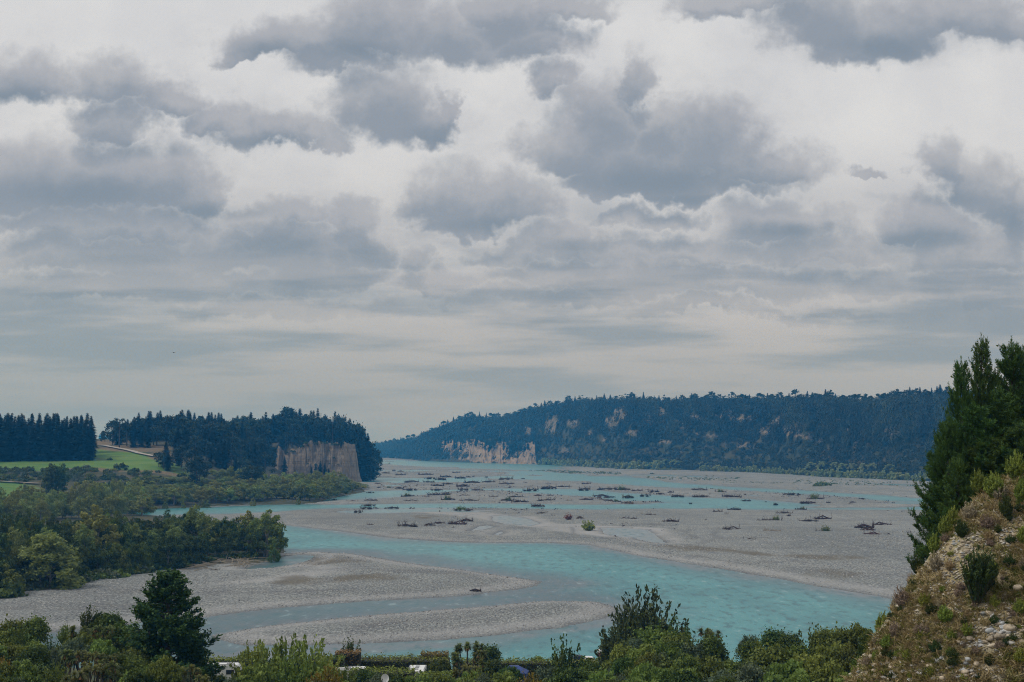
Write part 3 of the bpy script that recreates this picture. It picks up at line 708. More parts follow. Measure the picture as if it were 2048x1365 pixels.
def fir(seed, H=30, R=4.2, tiers=26, per=8, sub=2, base=0.06):
    """dark spired conifer of drooping sprays"""
    rng = np.random.RandomState(seed); P = PB()
    P.tube([(0, 0, -1), (0, 0, H * .5), (0, 0, H * .99)], [H * .011, H * .007, H * .001], 5)
    for i in range(tiers):
        h = base + (1 - base) * (i / tiers) ** 0.92; z = h * H
        r = R * min(1.0, (1 - h) * 2.1 + 0.04) ** 0.75 * rng.uniform(0.75, 1.15)
        m = per; th = rng.uniform(0, 6.283) + np.arange(m) * 6.283 / m + rng.randn(m) * .25
        for s_ in range(sub + 1):
            t2 = th + rng.randn(m) * 0.22; L = r * rng.uniform(0.5, 1.1, m); w = L * 0.28 + 0.25
            d = np.c_[np.cos(t2), np.sin(t2), rng.uniform(-0.45, 0.10, m)]; z1 = z + rng.uniform(-.5, .5, m) * H / tiers
            b = np.c_[d[:, :2] * 0.15, z1]; tip = b + d * L[:, None]; mid = (b + tip) / 2; sd_ = np.c_[-d[:, 1], d[:, 0], np.zeros(m)]
            mid[:, 2] += 0.10 * L
            q = np.stack([b, mid + sd_ * w[:, None] - [0, 0, .3], tip, mid - sd_ * w[:, None] - [0, 0, .3]], 1)
            P.quads(q, rng.uniform(0.1, 0.9, m) * (0.6 + 0.4 * (s_ == 0)))
    lead = np.array([[(-.12, 0, H * .955), (0.12, 0, H * .955), (0.03, 0, H * 1.01), (-.03, 0, H * 1.01)], [(0, -.12, H * .955), (0, .12, H * .955), (0, .03, H * 1.01), (0, -.03, H * 1.01)]])
    P.quads(lead, 0.5); return P
def oldpine(seed, H=28, R=6, n=900, z0=0.35, nl=16, size=0.9):
    rng = np.random.RandomState(seed); P = PB()
    L = lobes_crown(rng, P, R, H * (1 - z0) * 0.93, H * z0, nl, n, size, 'oval', 0.33, 1.3, rag=0.3)
    P.tube([(0, 0, -1), (rng.randn() * .3, 0, H * .5), (rng.randn() * .4, 0, H * .9)], [H * .020, H * .015, H * .006], 6)
    for l in L[rng.choice(len(L), 10)]: P.tube([(0, 0, l[2] - 2), (l[0] * .6, l[1] * .6, l[2] - 1.2), l], [.16, .10, .05], 4)
    return P
def shoots(P, rng, base, d, L, nn, w, ln):
    """bottle-brush shoots: base (N,3), direction d (N,3), length L"""
    N = len(base); k = np.repeat(np.arange(N), nn); t = rng.uniform(0.0, 1, N * nn) ** 0.8
    ax = d[k]; c = base[k] + ax * (L[k] * t)[:, None]
    rd = rng.randn(N * nn, 3); rd = unit(rd - ax * np.sum(rd * ax, -1, keepdims=True))
    nd = unit(ax * 0.95 + rd * 0.8); tip = c + nd * (ln * rng.uniform(.7, 1.2, N * nn))[:, None]; sd_ = unit(np.cross(nd, rdir(rng, N * nn))) * w
    q = np.stack([c - sd_ * .4, c + sd_ * .4, tip + sd_ * 0.5, tip - sd_ * .5], 1)
    P.quads(q, 0.35 + 0.3 * rng.rand(N)[k] + rng.uniform(-.18, .18, N * nn) + 0.2 * (d[k][:, 2] > .7))
def youngpine(seed, H=11, R=2.6, whorl=0.55, base=0.4, spread=1.0, top_bare=0.9):
    rng = np.random.RandomState(seed); P = PB()
    P.tube([(0, 0, -1), (0.1, 0, H * .5), (0, 0, H)], [H * .014, H * .009, .025], 6)
    z = base; B = []; Dd = []
    while z < H - 0.5:
        h = z / H; r = R * spread * min(1, (1 - h) * 1.35 + .05) ** 1.0
        m = rng.randint(5, 8); th = rng.uniform(0, 6.28) + np.arange(m) * 6.283 / m + rng.randn(m) * .3
        for a in th:
            L = r * rng.uniform(0.65, 1.15); up = 0.35 + 0.75 * h + rng.uniform(-.1, .15)
            p = np.array([0, 0, z + rng.uniform(-.15, .15)]); hd = np.array([math.cos(a), math.sin(a), 0.0]); pts = [p]
            ns = max(2, int(L / 0.28))
            for i in range(ns):
                f = (i + 1) / ns; dv = unit(hd + np.array([0, 0, up * (0.35 + f * 0.9)])); p = p + dv * (L / ns) * 1.05; pts.append(p)
                if f > 0.22 or h > 0.75:
                    for _ in range(4 if L > 0.6 else 2):
                        ja = a + rng.choice([-1, 1]) * rng.uniform(0.4, 1.1); sdv = unit(np.array([math.cos(ja), math.sin(ja), up * .6 + rng.uniform(0, .9)]))
                        B.append(p + rng.randn(3) * .07); Dd.append(sdv)
                        if rng.rand() < 0.55: B.append(p + sdv * rng.uniform(.2, .45)); Dd.append(unit(sdv + rng.randn(3) * .5 + [0, 0, .5]))
            B.append(p); Dd.append(unit(hd * .5 + [0, 0, 1.0]))
            P.tube(pts[::2] + [pts[-1]], np.linspace(.035, .012, len(pts[::2]) + 1), 3)
        z += whorl * rng.uniform(.8, 1.2)
    for zz in np.arange(H - 1.6, H + .25, .22): B.append([0, 0, zz]); Dd.append([0, 0, 1.0])
    B = np.array(B); Dd = np.array(Dd); shoots(P, rng, B, Dd, rng.uniform(.26, .50, len(B)), 16, .034, .19)
    return P
def cabbage(seed, H=6, heads=5, spread=1.6, nb=70, bl=0.95):
    rng = np.random.RandomState(seed); P = PB()
    P.tube([(0, 0, -.5), (.05, 0, H * .35), (0, .05, H * .6)], [.16, .14, .12], 6)
    for k in range(heads):
        a = 6.283 * k / heads + rng.randn() * .4; rr = spread * rng.uniform(.3, 1.0) * (k > 0); c = np.array([math.cos(a) * rr, math.sin(a) * rr, H * rng.uniform(.72, .95) if k else H * .93])
        P.tube([(0, 0, H * .5), (c[0] * .6, c[1] * .6, H * .62), c], [.10, .09, .08], 5)
        d = rdir(rng, nb, 0.35); ln = bl * rng.uniform(.7, 1.1, nb)
        for (f0, f1, w0, w1, dr0, dr1) in ((0, .55, .05, .09, 0, .04), (.55, 1.0, .09, .015, .04, .25)):
            p0 = c + d * (ln * f0)[:, None] - np.array([0, 0, 1.]) * (ln * dr0)[:, None]; p1 = c + d * (ln * f1)[:, None] - np.array([0, 0, 1.]) * (ln * dr1)[:, None]
            s_ = unit(np.cross(d, [0, 0, 1.0]) + 1e-3); P.quads(np.stack([p0 - s_ * w0, p0 + s_ * w0, p1 + s_ * w1, p1 - s_ * w1], 1), np.clip(.5 + d[:, 2] * .35 + rng.uniform(-.2, .2, nb), 0, 1))
        dd = rdir(rng, 26, -1.3); ln = bl * .8                # dead skirt under the head
        s_ = unit(np.cross(dd, [0.1, 0, 1.0])) * .05; P.quads(np.stack([c - s_, c + s_, c + dd * ln + s_, c + dd * ln - s_], 1), .5, 2)
    return P
def spiky(seed, R=1, H=1, stems=120, leaves=14, size=0.07, out=0.75, curve=0.25, aspect=2.0, mi=0, woody=True):
    """shrub of many straight upswept stems, each with a narrow plume of leaves"""
    rng = np.random.RandomState(seed); P = PB()
    th = rng.uniform(0, 6.283, stems); tilt = rng.uniform(0, 1, stems) ** .7 * out; L = H * rng.uniform(.55, 1.0, stems) * (1 - .25 * tilt)
    d = unit(np.c_[np.cos(th) * tilt * R / H * 1.3, np.sin(th) * tilt * R / H * 1.3, np.ones(stems)])
    k = np.repeat(np.arange(stems), leaves); f = rng.uniform(.25, 1.0, stems * leaves)
    c = d[k] * (L[k] * f)[:, None] + rng.randn(stems * leaves, 3) * (size * .55) + np.array([0, 0, 1.]) * (curve * L[k] * f * f * tilt[k])[:, None] * .4
    ax = unit(d[k] + rng.randn(len(k), 3) * .35); tn = .45 + rng.uniform(-.2, .2, stems)[k] + rng.uniform(-.2, .2, len(k)) + .15 * f
    P.quads(leafq(rng, c, rng.randn(len(k), 3), size * rng.uniform(.6, 1.3, len(k)), aspect, ax), tn, mi)
    if woody:
        for i in range(0, stems, 3): P.tube([(0, 0, -.1), d[i] * L[i] * .5, d[i] * L[i] * .97], [.012 * H + .004, .008 * H, .004], 3)
    return P
def wood_tangle(seed, n=34, green=0, red=False):
    """uprooted tree with root plate and tangled branches, 1 wide"""
    rng = np.random.RandomState(seed); P = PB()
    nt = rng.randint(1, 4)
    for j in range(nt):
        a = rng.uniform(-.5, .5); x0 = rng.uniform(-.15, .25); dx = np.array([math.cos(a), math.sin(a), rng.uniform(-.01, .03)])
        s0 = np.array([-.45 + x0 * .4, rng.uniform(-.12, .12), .03]); e = s0 + dx * rng.uniform(.55, .95)
        mid = (s0 + e) / 2 + [0, 0, rng.uniform(.0, .06)]; P.tube([s0, mid, e], [.017, .013, .005], 5, 1, .7)
        for _ in range(9):                    # roots
            r = rdir(rng, 1)[0] * [.5, 1, 1]; P.tube([s0, s0 + r * .07 - [.02, 0, 0], s0 + r * rng.uniform(.08, .16) - [.05, 0, -.01]], [.010, .006, .002], 3, 1, .6)
        for _ in range(n // nt // 2):
            f = rng.uniform(.25, 1); b = s0 + (e - s0) * f; dv = unit(dx * .6 + rng.randn(3) * [.6, .6, .35] + [0, 0, .12]); L = rng.uniform(.05, .20)
            m2 = b + dv * L * .5 + rng.randn(3) * .015; t_ = b + dv * L + rng.randn(3) * .02; t_[2] = max(t_[2], -.01)
            P.tube([b, m2, t_], [.010, .007, .002], 3, 1, .5)
    nc = rng.randint(5, 9); gc = np.c_[rng.uniform(-.46, .46, nc), rng.normal(0, .10, nc)]; gw = rng.uniform(.025, .085, nc); gh = rng.uniform(.015, .075, nc)
    m = 700; k = rng.randint(0, nc, m)
    c = np.c_[gc[k, 0] + rng.normal(0, 1, m) * gw[k], gc[k, 1] + rng.normal(0, .9, m) * gw[k], np.abs(rng.normal(0, 1, m)) * gh[k] * .6]
    ax = unit(rng.randn(m, 3) * [1, .8, .8]); P.quads(leafq(rng, c, rng.randn(m, 3), rng.uniform(.006, .014, m), 6.0, ax), rng.uniform(.0, 1.0, m), 0 if red else 1)
    for i in range(46):                       # branches sticking out of the mats
        q = rng.randint(nc); b = np.array([gc[q, 0], gc[q, 1], 0.0]) + rng.randn(3) * [gw[q], gw[q], 0]; dv = unit(rng.randn(3) * [.9, .7, .5] + [0, 0, .25]); L = rng.uniform(.04, .15)
        P.tube([b, b + dv * L * .5 + rng.randn(3) * .008, b + dv * L], [.007, .005, .002], 3, 1, rng.rand())
    if green:
        g = rng.uniform(-.3, .3, 5); k = rng.randint(0, 5, 700)
        c = np.c_[g[k] + rng.normal(0, .05, 700), rng.normal(0, .05, 700), .03 + np.abs(rng.normal(0, .06, 700))]
        P.quads(leafq(rng, c, rng.randn(700, 3), rng.uniform(.012, .026, 700), 1.8), rng.uniform(.2, 1, 700), 0)
    return P
def rockmesh(seed, sub=1):
    rng = np.random.RandomState(seed)
    t_ = (1 + 5 ** .5) / 2
    V = unit(np.array([(-1,t_,0),(1,t_,0),(-1,-t_,0),(1,-t_,0),(0,-1,t_),(0,1,t_),(0,-1,-t_),(0,1,-t_),(t_,0,-1),(t_,0,1),(-t_,0,-1),(-t_,0,1)], float))
    Fc = np.array([(0,11,5),(0,5,1),(0,1,7),(0,7,10),(0,10,11),(1,5,9),(5,11,4),(11,10,2),(10,7,6),(7,1,8),(3,9,4),(3,4,2),(3,2,6),(3,6,8),(3,8,9),(4,9,5),(2,4,11),(6,2,10),(8,6,7),(9,8,1)])
    for _ in range(sub):
        mp = {}; V = list(map(tuple, V)); nf = []
        def mid(a, b):
            k = (min(a, b), max(a, b))
            if k not in mp: mp[k] = len(V); V.append(tuple(unit((np.array(V[a]) + np.array(V[b])) / 2)))
            return mp[k]
        for a, b, c_ in Fc:
            x, y, z = mid(a, b), mid(b, c_), mid(c_, a); nf += [(a, x, z), (b, y, x), (c_, z, y), (x, y, z)]
        V = np.array(V); Fc = np.array(nf)
    V = np.asarray(V); d = rng.randn(5, 3); r = np.ones(len(V))
    for k in range(5): r -= 0.10 * np.maximum(0, V @ unit(d[k]) - .35) * 2.2
    V = V * r[:, None] * (1 + 0.05 * rng.randn(len(V), 1)) * np.array([1, rng.uniform(.65, .9), rng.uniform(.5, .75)])
    return V, Fc

BARK = plain('bark', (0.085, 0.07, 0.055), 0.9, 0.3, 3.0, spec=0.2)
PALEBARK = plain('pale_bark', (0.22, 0.20, 0.17), 0.9, 0.25, 3.0, spec=0.2)
DEADLEAF = plain('dead_leaves', (0.22, 0.14, 0.06), 0.9, 0.3, 3.0, spec=0.2)
M_FIR = leafmat('fir_needles', (0.010, 0.024, 0.017), (0.030, 0.058, 0.034), 0.10, 0.30)
M_PINE = leafmat('pine_needles', (0.012, 0.028, 0.016), (0.042, 0.072, 0.032), 0.10, 0.30)
M_WILLOW = leafmat('willow_leaves', (0.066, 0.105, 0.028), (0.33, 0.40, 0.11), 0.30, 0.22)
M_WILLOWG = leafmat('willow_leaves_yellowish', (0.075, 0.100, 0.024), (0.34, 0.37, 0.095), 0.30, 0.18)
M_DARKLEAF = leafmat('dark_leaves', (0.016, 0.034, 0.008), (0.125, 0.180, 0.034), 0.22, 0.25)
M_MIDLEAF = leafmat('mid_green_leaves', (0.036, 0.064, 0.012), (0.215, 0.265, 0.050), 0.28, 0.22)
M_LIGHTLEAF = leafmat('light_green_leaves', (0.080, 0.125, 0.022), (0.34, 0.42, 0.095), 0.30, 0.15)
M_GREYLEAF = leafmat('grey_green_leaves', (0.045, 0.070, 0.038), (0.16, 0.205, 0.115), 0.25, 0.15)
M_GOLDLEAF = leafmat('golden_leaves', (0.11, 0.095, 0.012), (0.30, 0.24, 0.035), 0.25, 0.12)
M_KANUKA = leafmat('kanuka_leaves', (0.026, 0.040, 0.013), (0.110, 0.135, 0.044), 0.15, 0.15)
M_TOTARA = leafmat('podocarp_leaves', (0.015, 0.036, 0.008), (0.095, 0.155, 0.034), 0.15, 0.1)
M_CAB = leafmat('cabbage_tree_leaves', (0.045, 0.075, 0.018), (0.22, 0.24, 0.075), 0.25, 0.15)
M_YPINE = leafmat('young_pine_needles', (0.014, 0.038, 0.006), (0.105, 0.18, 0.038), 0.15, 0.12)
M_BROOM = leafmat('broom_stems', (0.075, 0.110, 0.016), (0.32, 0.37, 0.065), 0.15, 0.2)
M_BROOMD = leafmat('dark_broom_stems', (0.016, 0.034, 0.008), (0.085, 0.125, 0.030), 0.12, 0.15)
M_DRYTWIG = leafmat('dry_twigs', (0.16, 0.125, 0.090), (0.40, 0.32, 0.22), 0.0, 0.2)
M_REDTWIG = leafmat('red_twigs', (0.10, 0.035, 0.025), (0.26, 0.11, 0.075), 0.0, 0.2)
M_DRIFT = leafmat('weathered_wood', (0.030, 0.018, 0.014), (0.105, 0.062, 0.048), 0.0, 0.3)
M_DRIFTP = leafmat('pale_wood', (0.20, 0.165, 0.13), (0.36, 0.31, 0.25), 0.0, 0.1)
M_HEDGE = leafmat('hedge_leaves', (0.018, 0.034, 0.008), (0.24, 0.29, 0.050), 0.2, 0.08)
M_HEDGER = leafmat('hedge_leaves_bronze', (0.045, 0.040, 0.016), (0.30, 0.20, 0.07), 0.2, 0.08)

PROTO = {}
SIZE = {}
def proto(key, P, fol, bark=BARK, split=False, extra=()):
    """register a plant kind: whole (one mesh) or split in crown and trunk"""
    _V = np.concatenate([v for v, m in zip(P.V, P.M) if m[0] == 0]); SIZE[key] = (float(np.percentile(_V[:, 2], 99.7)), float(np.percentile(np.hypot(_V[:, 0], _V[:, 1]), 96)))
    if split: PROTO[key] = ('split', P.mesh('crown', [fol], 0), P.mesh('trunk', [bark], 1) if any((m == 1).any() for m in P.M) else None,
                            P.mesh('dead_leaves', [DEADLEAF], 2) if any((m == 2).any() for m in P.M) else None)
    else: PROTO[key] = ('one', P.mesh(key, [fol, bark, DEADLEAF]))
    return key
def place(key, name, x, y, z, s=1.0, rz=None, sz=None, label=None, cat='tree', group=None, rng=random, tilt=0.0, aspect=None, height=1.0):
    pr = PROTO[key]
    rz = rng.uniform(0, 6.283) if rz is None else rz
    if pr[0] == 'split' and aspect is not None and sz > s * aspect:      # long bare stem below, crown kept in shape
        o = bpy.data.objects.new(name, None); o.empty_display_size = 0.3; COL.objects.link(o); cs = s * aspect
        for nm, me in (('crown', pr[1]), ('trunk', pr[2]), ('dead_leaves', pr[3])):
            if me is None: continue
            c_ = bpy.data.objects.new(nm, me); COL.objects.link(c_); c_.parent = o
            if nm == 'trunk': c_.scale = (s, s, sz)
            else: c_.scale = (s, s, cs); c_.location = (0, 0, (sz - cs) * height)
        o.location = (float(x), float(y), float(z)); o.rotation_euler = (0, 0, rz)
        return tag(o, label, cat, group)
    if pr[0] == 'one': o = bpy.data.objects.new(name, pr[1]); COL.objects.link(o)
    else:
        o = bpy.data.objects.new(name, None); o.empty_display_size = 0.3; COL.objects.link(o)
        for nm, me in (('crown', pr[1]), ('trunk', pr[2]), ('dead_leaves', pr[3])):
            if me is not None: c_ = bpy.data.objects.new(nm, me); COL.objects.link(c_); c_.parent = o
    o.location = (float(x), float(y), float(z)); o.rotation_euler = (tilt * rng.uniform(-1, 1), tilt * rng.uniform(-1, 1), rz)
    sz = s if sz is None else sz; o.scale = (s, s, sz)
    return tag(o, label, cat, group)
random.seed(11); R_ = np.random.RandomState(11)
# kinds (all 1:1 in metres unless scaled)
for i in range(4): proto('fir%d' % i, fir(i, 30, 4.6 + i * .3, 28, 9), M_FIR)
for i in range(4): proto('pine%d' % i, oldpine(20 + i, 28, 6.5 + (i % 2), 1900, 0.0 + .03 * i, 24), M_PINE)
proto('tallpine', oldpine(31, 30, 6, 620, 0.50, 11, 0.9), M_PINE)
for i in range(3): proto('openpine%d' % i, oldpine(41 + i, 16, 3.6, 200, 0.52, 7, 0.9), M_PINE)
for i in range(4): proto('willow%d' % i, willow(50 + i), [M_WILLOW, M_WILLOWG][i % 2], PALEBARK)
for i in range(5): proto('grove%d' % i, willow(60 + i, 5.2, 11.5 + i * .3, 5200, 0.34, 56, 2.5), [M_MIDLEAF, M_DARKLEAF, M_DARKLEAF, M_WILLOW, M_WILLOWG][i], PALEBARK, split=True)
M_FARW = leafmat('far_willow_leaves', (0.12, 0.16, 0.07), (0.36, 0.42, 0.18), 0.2, 0.15)
for i in range(2): proto('farwillow%d' % i, willow(70 + i, 6, 10, 700, 1.1, 26, 0), M_FARW)
for i in range(3): proto('scrub%d' % i, bush(80 + i, 1, .85, 420, .17), [M_DARKLEAF, M_MIDLEAF, M_GREYLEAF][i])
proto('domewillow', willow(95, 5.2, 13.6, 9000, 0.34, 90, 0.2), M_WILLOW, PALEBARK, split=True)
proto('frontgrove', willow(96, 5.2, 12.4, 6500, 0.34, 70, 0.2), M_DARKLEAF, PALEBARK, split=True)
proto('frontgrove1', willow(97, 5.2, 12.4, 6500, 0.34, 70, 0.2), M_MIDLEAF, PALEBARK, split=True)
proto('poplar', bush(90, 2.2, 14, 1800, .55, 40, 'column', 0.5, lr=.5), M_DARKLEAF)

# ---------------------------------------------------------------- conifer stand on the far left terrace
def stand_top(px): return interp(px, [(-250,826),(0,832),(20,828),(60,838),(68,826),(120,836),(200,848)]) 
G1 = 'conifers of the close stand at the left'
k = 0
for row, (D0, n) in enumerate([(1172, 26), (1190, 26), (1212, 26), (1245, 22)]):
    for i in range(n):
        px = -40 + (232) * (i + (row % 2) * .5) / n + random.uniform(-2.5, 2.5)
        if px > 196: px = 193 + random.uniform(-2, 1)
        D = D0 + random.uniform(-7, 7) + max(0, 10 - abs(px - 195)) ; z = float(land_z(px, D)) - .5
        H = (893 - (832 + random.choice([-6, -2, 0, 4, 8, 14, 18]))) * D / F + CAM_Z - z
        if px > 185: H *= .93
        key = 'fir%d' % random.randrange(4)
        lab = 'tall dark conifer in the front row of the close stand behind the green paddock' if row == 0 else 'dark conifer deeper in the close stand behind the green paddock'; G1 = 'front row of the close conifer stand' if row == 0 else 'inner trees of the close conifer stand'
        o = place(key, 'conifer', gx(px, D), D, z, H / 30, sz=H / 30, group=G1, label=lab, cat='conifer')
        o.scale = (H / 30 * 1.05, H / 30 * 1.05, H / 30); k += 1
        if row == 0 and i == n - 1: o['label'] = 'edge conifer with ragged right side standing above the pale farm track'; del o['group']

# ---------------------------------------------------------------- wood on the hill and promontory
SIL = [(215,862),(222,845),(232,850),(262,848),(285,842),(320,838),(350,838),(380,834),(400,828),(450,830),(480,826),(500,822),(520,828),(530,838),(540,824),(560,822),(575,812),(585,815),(600,816),(620,820),(650,824),(690,832),(712,842),(725,858),(735,880),(745,890),(752,905)]
def sil(px): return float(interp(px, SIL))
G2 = 'pines of the wood on the bluff'
WL = {'sky': ('dark pine on the skyline of the wood behind the farm track', 'skyline pines of the left wood'), 'bluff': ('dark pine on the rounded top above the pale cliff', 'pines on top of the bluff'),
      'slope': ('dark pine in the shaded face of the wood below its skyline', 'pines on the face of the wood'), 'low': ('dark pine in the lower front of the wood above the willows', 'lower pines of the wood'),
      'head': ('pine standing right at the upper edge of the pale cliff', 'pines along the cliff edge'), 'nose': ('dark fir on the steep nose of the bluff right of the pale cliff', 'firs on the nose of the bluff'), 'foot': ('small fir at the foot of the pale cliff', 'small firs at the cliff foot')}
CUR = 'sky'
def wood_tree(px, D, top_py=None, H=None, lab=None, key=None, z=None):
    z = float(land_z(px, D)) - .5 if z is None else z
    if H is None: H = max(8, (893 - top_py) * D / F + CAM_Z - z)
    key = key or random.choice(['fir0', 'fir1', 'fir2', 'fir3', 'pine0', 'pine1', 'pine2', 'pine3'])
    b = 30 if key.startswith('fir') else (28 if key.startswith('pine') else 30)
    w = min(H / b, 1.25) * random.uniform(1.15, 1.45)
    return place(key, 'pine_tree', gx(px, D), D, z, w, sz=H / b * (1.03), label=lab or WL[CUR][0], group=None if lab else WL[CUR][1], cat='pine tree')
for px in np.arange(236, 748, 7.5):               # skyline rows
    for D in (1560, 1700):
        CUR = 'sky' if px < 535 else 'bluff'
        if px > 535: D += 120
        if px > 700: D = 1660 + random.uniform(0, 60)
        wood_tree(px + random.uniform(-4, 4), D + random.uniform(-40, 40), sil(px) + random.choice([-3, 2, 6, 9, 14, 20]))
CUR = 'slope'
for px in np.arange(234, 540, 12.5):             # slope in front
    for D in (1330, 1400, 1450, 1500):
        a = px + random.uniform(-5, 5); 
        if D == 1330 and a < 330: D = 1320
        wood_tree(a, D + random.uniform(-25, 25), H=random.uniform(20, 30) * (0.8 if a < 270 else 1))
CUR = 'low'
for px in np.arange(330, 538, 14):
    for D in (1130, 1210, 1275):
        a = px + random.uniform(-6, 6)
        if a < 350 and D > 1150: continue
        if D == 1130 and a < 480 and a > 420: continue
        if a > 545: continue
        wood_tree(a, D + random.uniform(-20, 20), H=random.uniform(14, 22) if D < 1200 else random.uniform(18, 26))
CUR = 'head'
for px in np.arange(548, 735, 9):                # along the cliff head
    wood_tree(px + random.uniform(-3, 3), 1632 + random.uniform(0, 8) + (20 if px > 712 else 0), H=random.uniform(16, 26), key='pine%d' % random.randrange(4))
CUR = 'nose'
for i in range(34):                              # plants on and over the cliff
    px = random.uniform(562, 716); hi_ = i < 20; a = float(interp(px, ct)); zz = a - random.uniform(0, 3) if hi_ else random.uniform(.25, .85) * a
    D = float(np.interp(px, [546, 580, 620, 680, 728], [1640, 1604, 1588, 1580, 1604])) + (9 if hi_ else 8 * (zz / max(a, 1)) ** .8 + 2)
    place('scrub0', 'cliff_bush', gx(px, D), D, zz - .5, random.uniform(1.2, 3.0) * (1 if hi_ else .7), label='dark bush clinging to the pale cliff of the bluff', group='bushes on the pale cliff', cat='bush')
for px, py in [(724,905),(728,915),(733,925),(737,935),(741,945),(743,955),(738,958),(731,950),(727,940),(744,930),(740,915),(746,940),(748,957),(742,925),(729,960),(735,945),(724,890),(731,893),(737,900)]:
    D = 1655 + random.uniform(0, 50) ; zb = max(0.5, CAM_Z + float(ray(px, py)[1]) * D - 2)
    wood_tree(px, D, H=random.uniform(16, 22), z=zb, key='fir%d' % random.randrange(4))
CUR = 'foot'
for px, py, h, lab in [(643,953,17,'dark conifer clump tree rooted against the foot of the pale cliff'),(572,954,22,'narrow fir standing in front of the left face of the pale cliff'),(634,953,14,None),(652,954,15,None),(660,952,9,None),(626,953,10,None),(684,896,10,None),(680,893,8,None)]:
    D = 1574; zb = CAM_Z + float(ray(px, py)[1]) * D
    if py < 900: D = 1590
    wood_tree(px, D, H=h, z=zb, lab=lab, key=random.choice(['fir0', 'fir1']))
wood_tree(243, 1300, 834, lab='tall old pine with tiered open crown at the left edge of the wood', key='tallpine')
wood_tree(229, 1340, 858, lab='dense old pine beside the tall tiered pine by the farm track', key='pine1')
wood_tree(268, 1310, 843, lab='flat topped old pine right of the tall tiered pine', key='tallpine')
CUR = 'low'
for px, D, H, l in [(322,1128,13,'low dark tree at the lower end of the pale farm track'),(332,1118,15,'dark spreading tree below the end of the farm track'),(345,1122,13,None),(398,1060,24,'broad dark conifer standing out below the wood above the willows'),(404,1072,20,None),(508,1085,22,'dark conifer rising from the willows at the foot of the wood'),(516,1095,18,None),(496,1090,15,None)]:
    wood_tree(px, D, H=H, lab=l, key='pine%d' % random.randrange(4))
wood_tree(208, 1420, H=9, lab='small dark tree in the gap above the farm track', key='pine0'); wood_tree(214, 1425, H=13, lab='dark tree filling the gap left of the wood', key='pine2')
for i, px in enumerate([100, 108, 116, 124, 132]):
    D = 905 + i * 3; z = float(land_z(px, D)); top = [938, 930, 934, 936, 930][i]; H = (893 - top) * D / F + CAM_Z - z
    o = place('poplar', 'dark_tree', gx(px, D), D, z, H / 14 * .9, sz=H / 14, cat='tree', group='columns of the dark clump on the flats', label='dark upright tree in the tight clump between paddock and willows')
for (px, D, r, lab) in [(246,1105,4.5,'rounded dark bush on the green paddock edge'),(180,1100,2.2,None),(225,1170,1.8,'small lone bush on the green slope'),(276,1096,2.6,None),(268,1092,2.0,None)]:
    place('scrub0', 'bush', gx(px, D), D, land_z(px, D), r * 1.3, label=lab or 'small dark bush along the lower edge of the green paddock', group=None if lab else 'small bushes on the paddock edge', cat='bush')
# scrub belt on the terrace scarp
for i in range(230):
    D = random.uniform(1008, 1092); px = random.uniform(-40, 400)
    if 1060 < D and px > 190 and random.random() < .4: continue
    r = random.uniform(2.0, 4.6)
    place('scrub%d' % random.choice([0, 0, 0, 1, 2]), 'scrub_bush', gx(px, D), D, float(land_z(px, D)) - .3, r, label='low dark scrub bush in the belt below the paddock', group='scrub belt below the paddock', cat='bush')

# ---------------------------------------------------------------- willows along the far side of the left channel
G3 = 'willows lining the far side of the left channel'
def wtree(px, D, top, wid, key, lab=None, group=None, name='willow_tree', Rk=6.0, Hk=11.3, cat='willow'):
    z = float(land_z(px, D)) - .3; H = max(3, (893 - top) * D / F + CAM_Z - z)
    return place(key, name, gx(px, D), D, z, wid * D / F / Rk, sz=H / Hk, label=lab, group=group, cat=cat)
def lobase(px): return float(interp(px, [(0,1075),(60,1060),(120,1045),(180,1035),(240,1025),(300,1017),(400,1012),(500,1009),(640,1004),(690,988),(735,978)]))
for px in np.arange(250, 730, 11):
    b = lobase(px); Db = float(ground(px, b)[1]) + 5
    if px > 700: Db += 25
    top = float(interp(px, [(250,970),(300,962),(400,960),(470,955),(520,952),(560,950),(620,948),(680,946),(705,953),(735,972)]))
    for j in range(3):
        D = Db + j * 55 + random.uniform(-12, 12); 
        if px > 690 and j == 2: continue
        tt = top + (2 - j) * (b - top) * .17 + random.uniform(-3, 4)
        wtree(px + random.uniform(-5, 5), D, tt, random.uniform(17, 25), 'willow%d' % random.randrange(4), *[('green willow at the water line of the band below the pale bluff', 'waterside willows of the left channel'), ('green willow behind the waterside row in the band below the pale bluff', 'willows behind the waterside row')][j > 0])
for px in np.arange(430, 535, 9):                # lighter willows climbing behind
    wtree(px, 1130 + random.uniform(0, 40), 938 + random.uniform(-4, 8), 12, 'willow0', 'pale olive willow behind the band at the foot of the dark wood', 'pale willows at the foot of the wood')
for px in np.arange(-20, 300, 14):
    for j in range(3):
        D = 700 + j * 60 + random.uniform(-15, 15) + px * .35; top = [1000, 985, 972][j] - (6 if px > 150 else 0) + random.uniform(-4, 6)
        if px < 40 and j == 2: continue
        if 84 < px < 150 and j == 2: continue
        wtree(px + random.uniform(-5, 5), D, top, random.uniform(17, 26), 'willow%d' % random.randrange(4), *[('olive willow in the wide band just behind the near grove', 'willows just behind the near grove'), ('olive willow in the back of the wide band nearest the green paddocks', 'willows nearest the green paddocks')][j > 0])
for px, D, w, lab in [(418,935,9,'low yellowish willow bush at the water edge of the left channel'),(408,936,7,None),(336,918,6,None),(510,960,7,'small rounded bush at the water edge further along the willows'),(372,925,5,None),(600,985,5,None)]:
    wtree(px, D, float(893 + (CAM_Z - 4.5) / D * F), w, 'willow1', lab or 'small bush on the bank of the left channel', None if lab else 'small bank bushes by the left channel', name='bush', cat='bush')

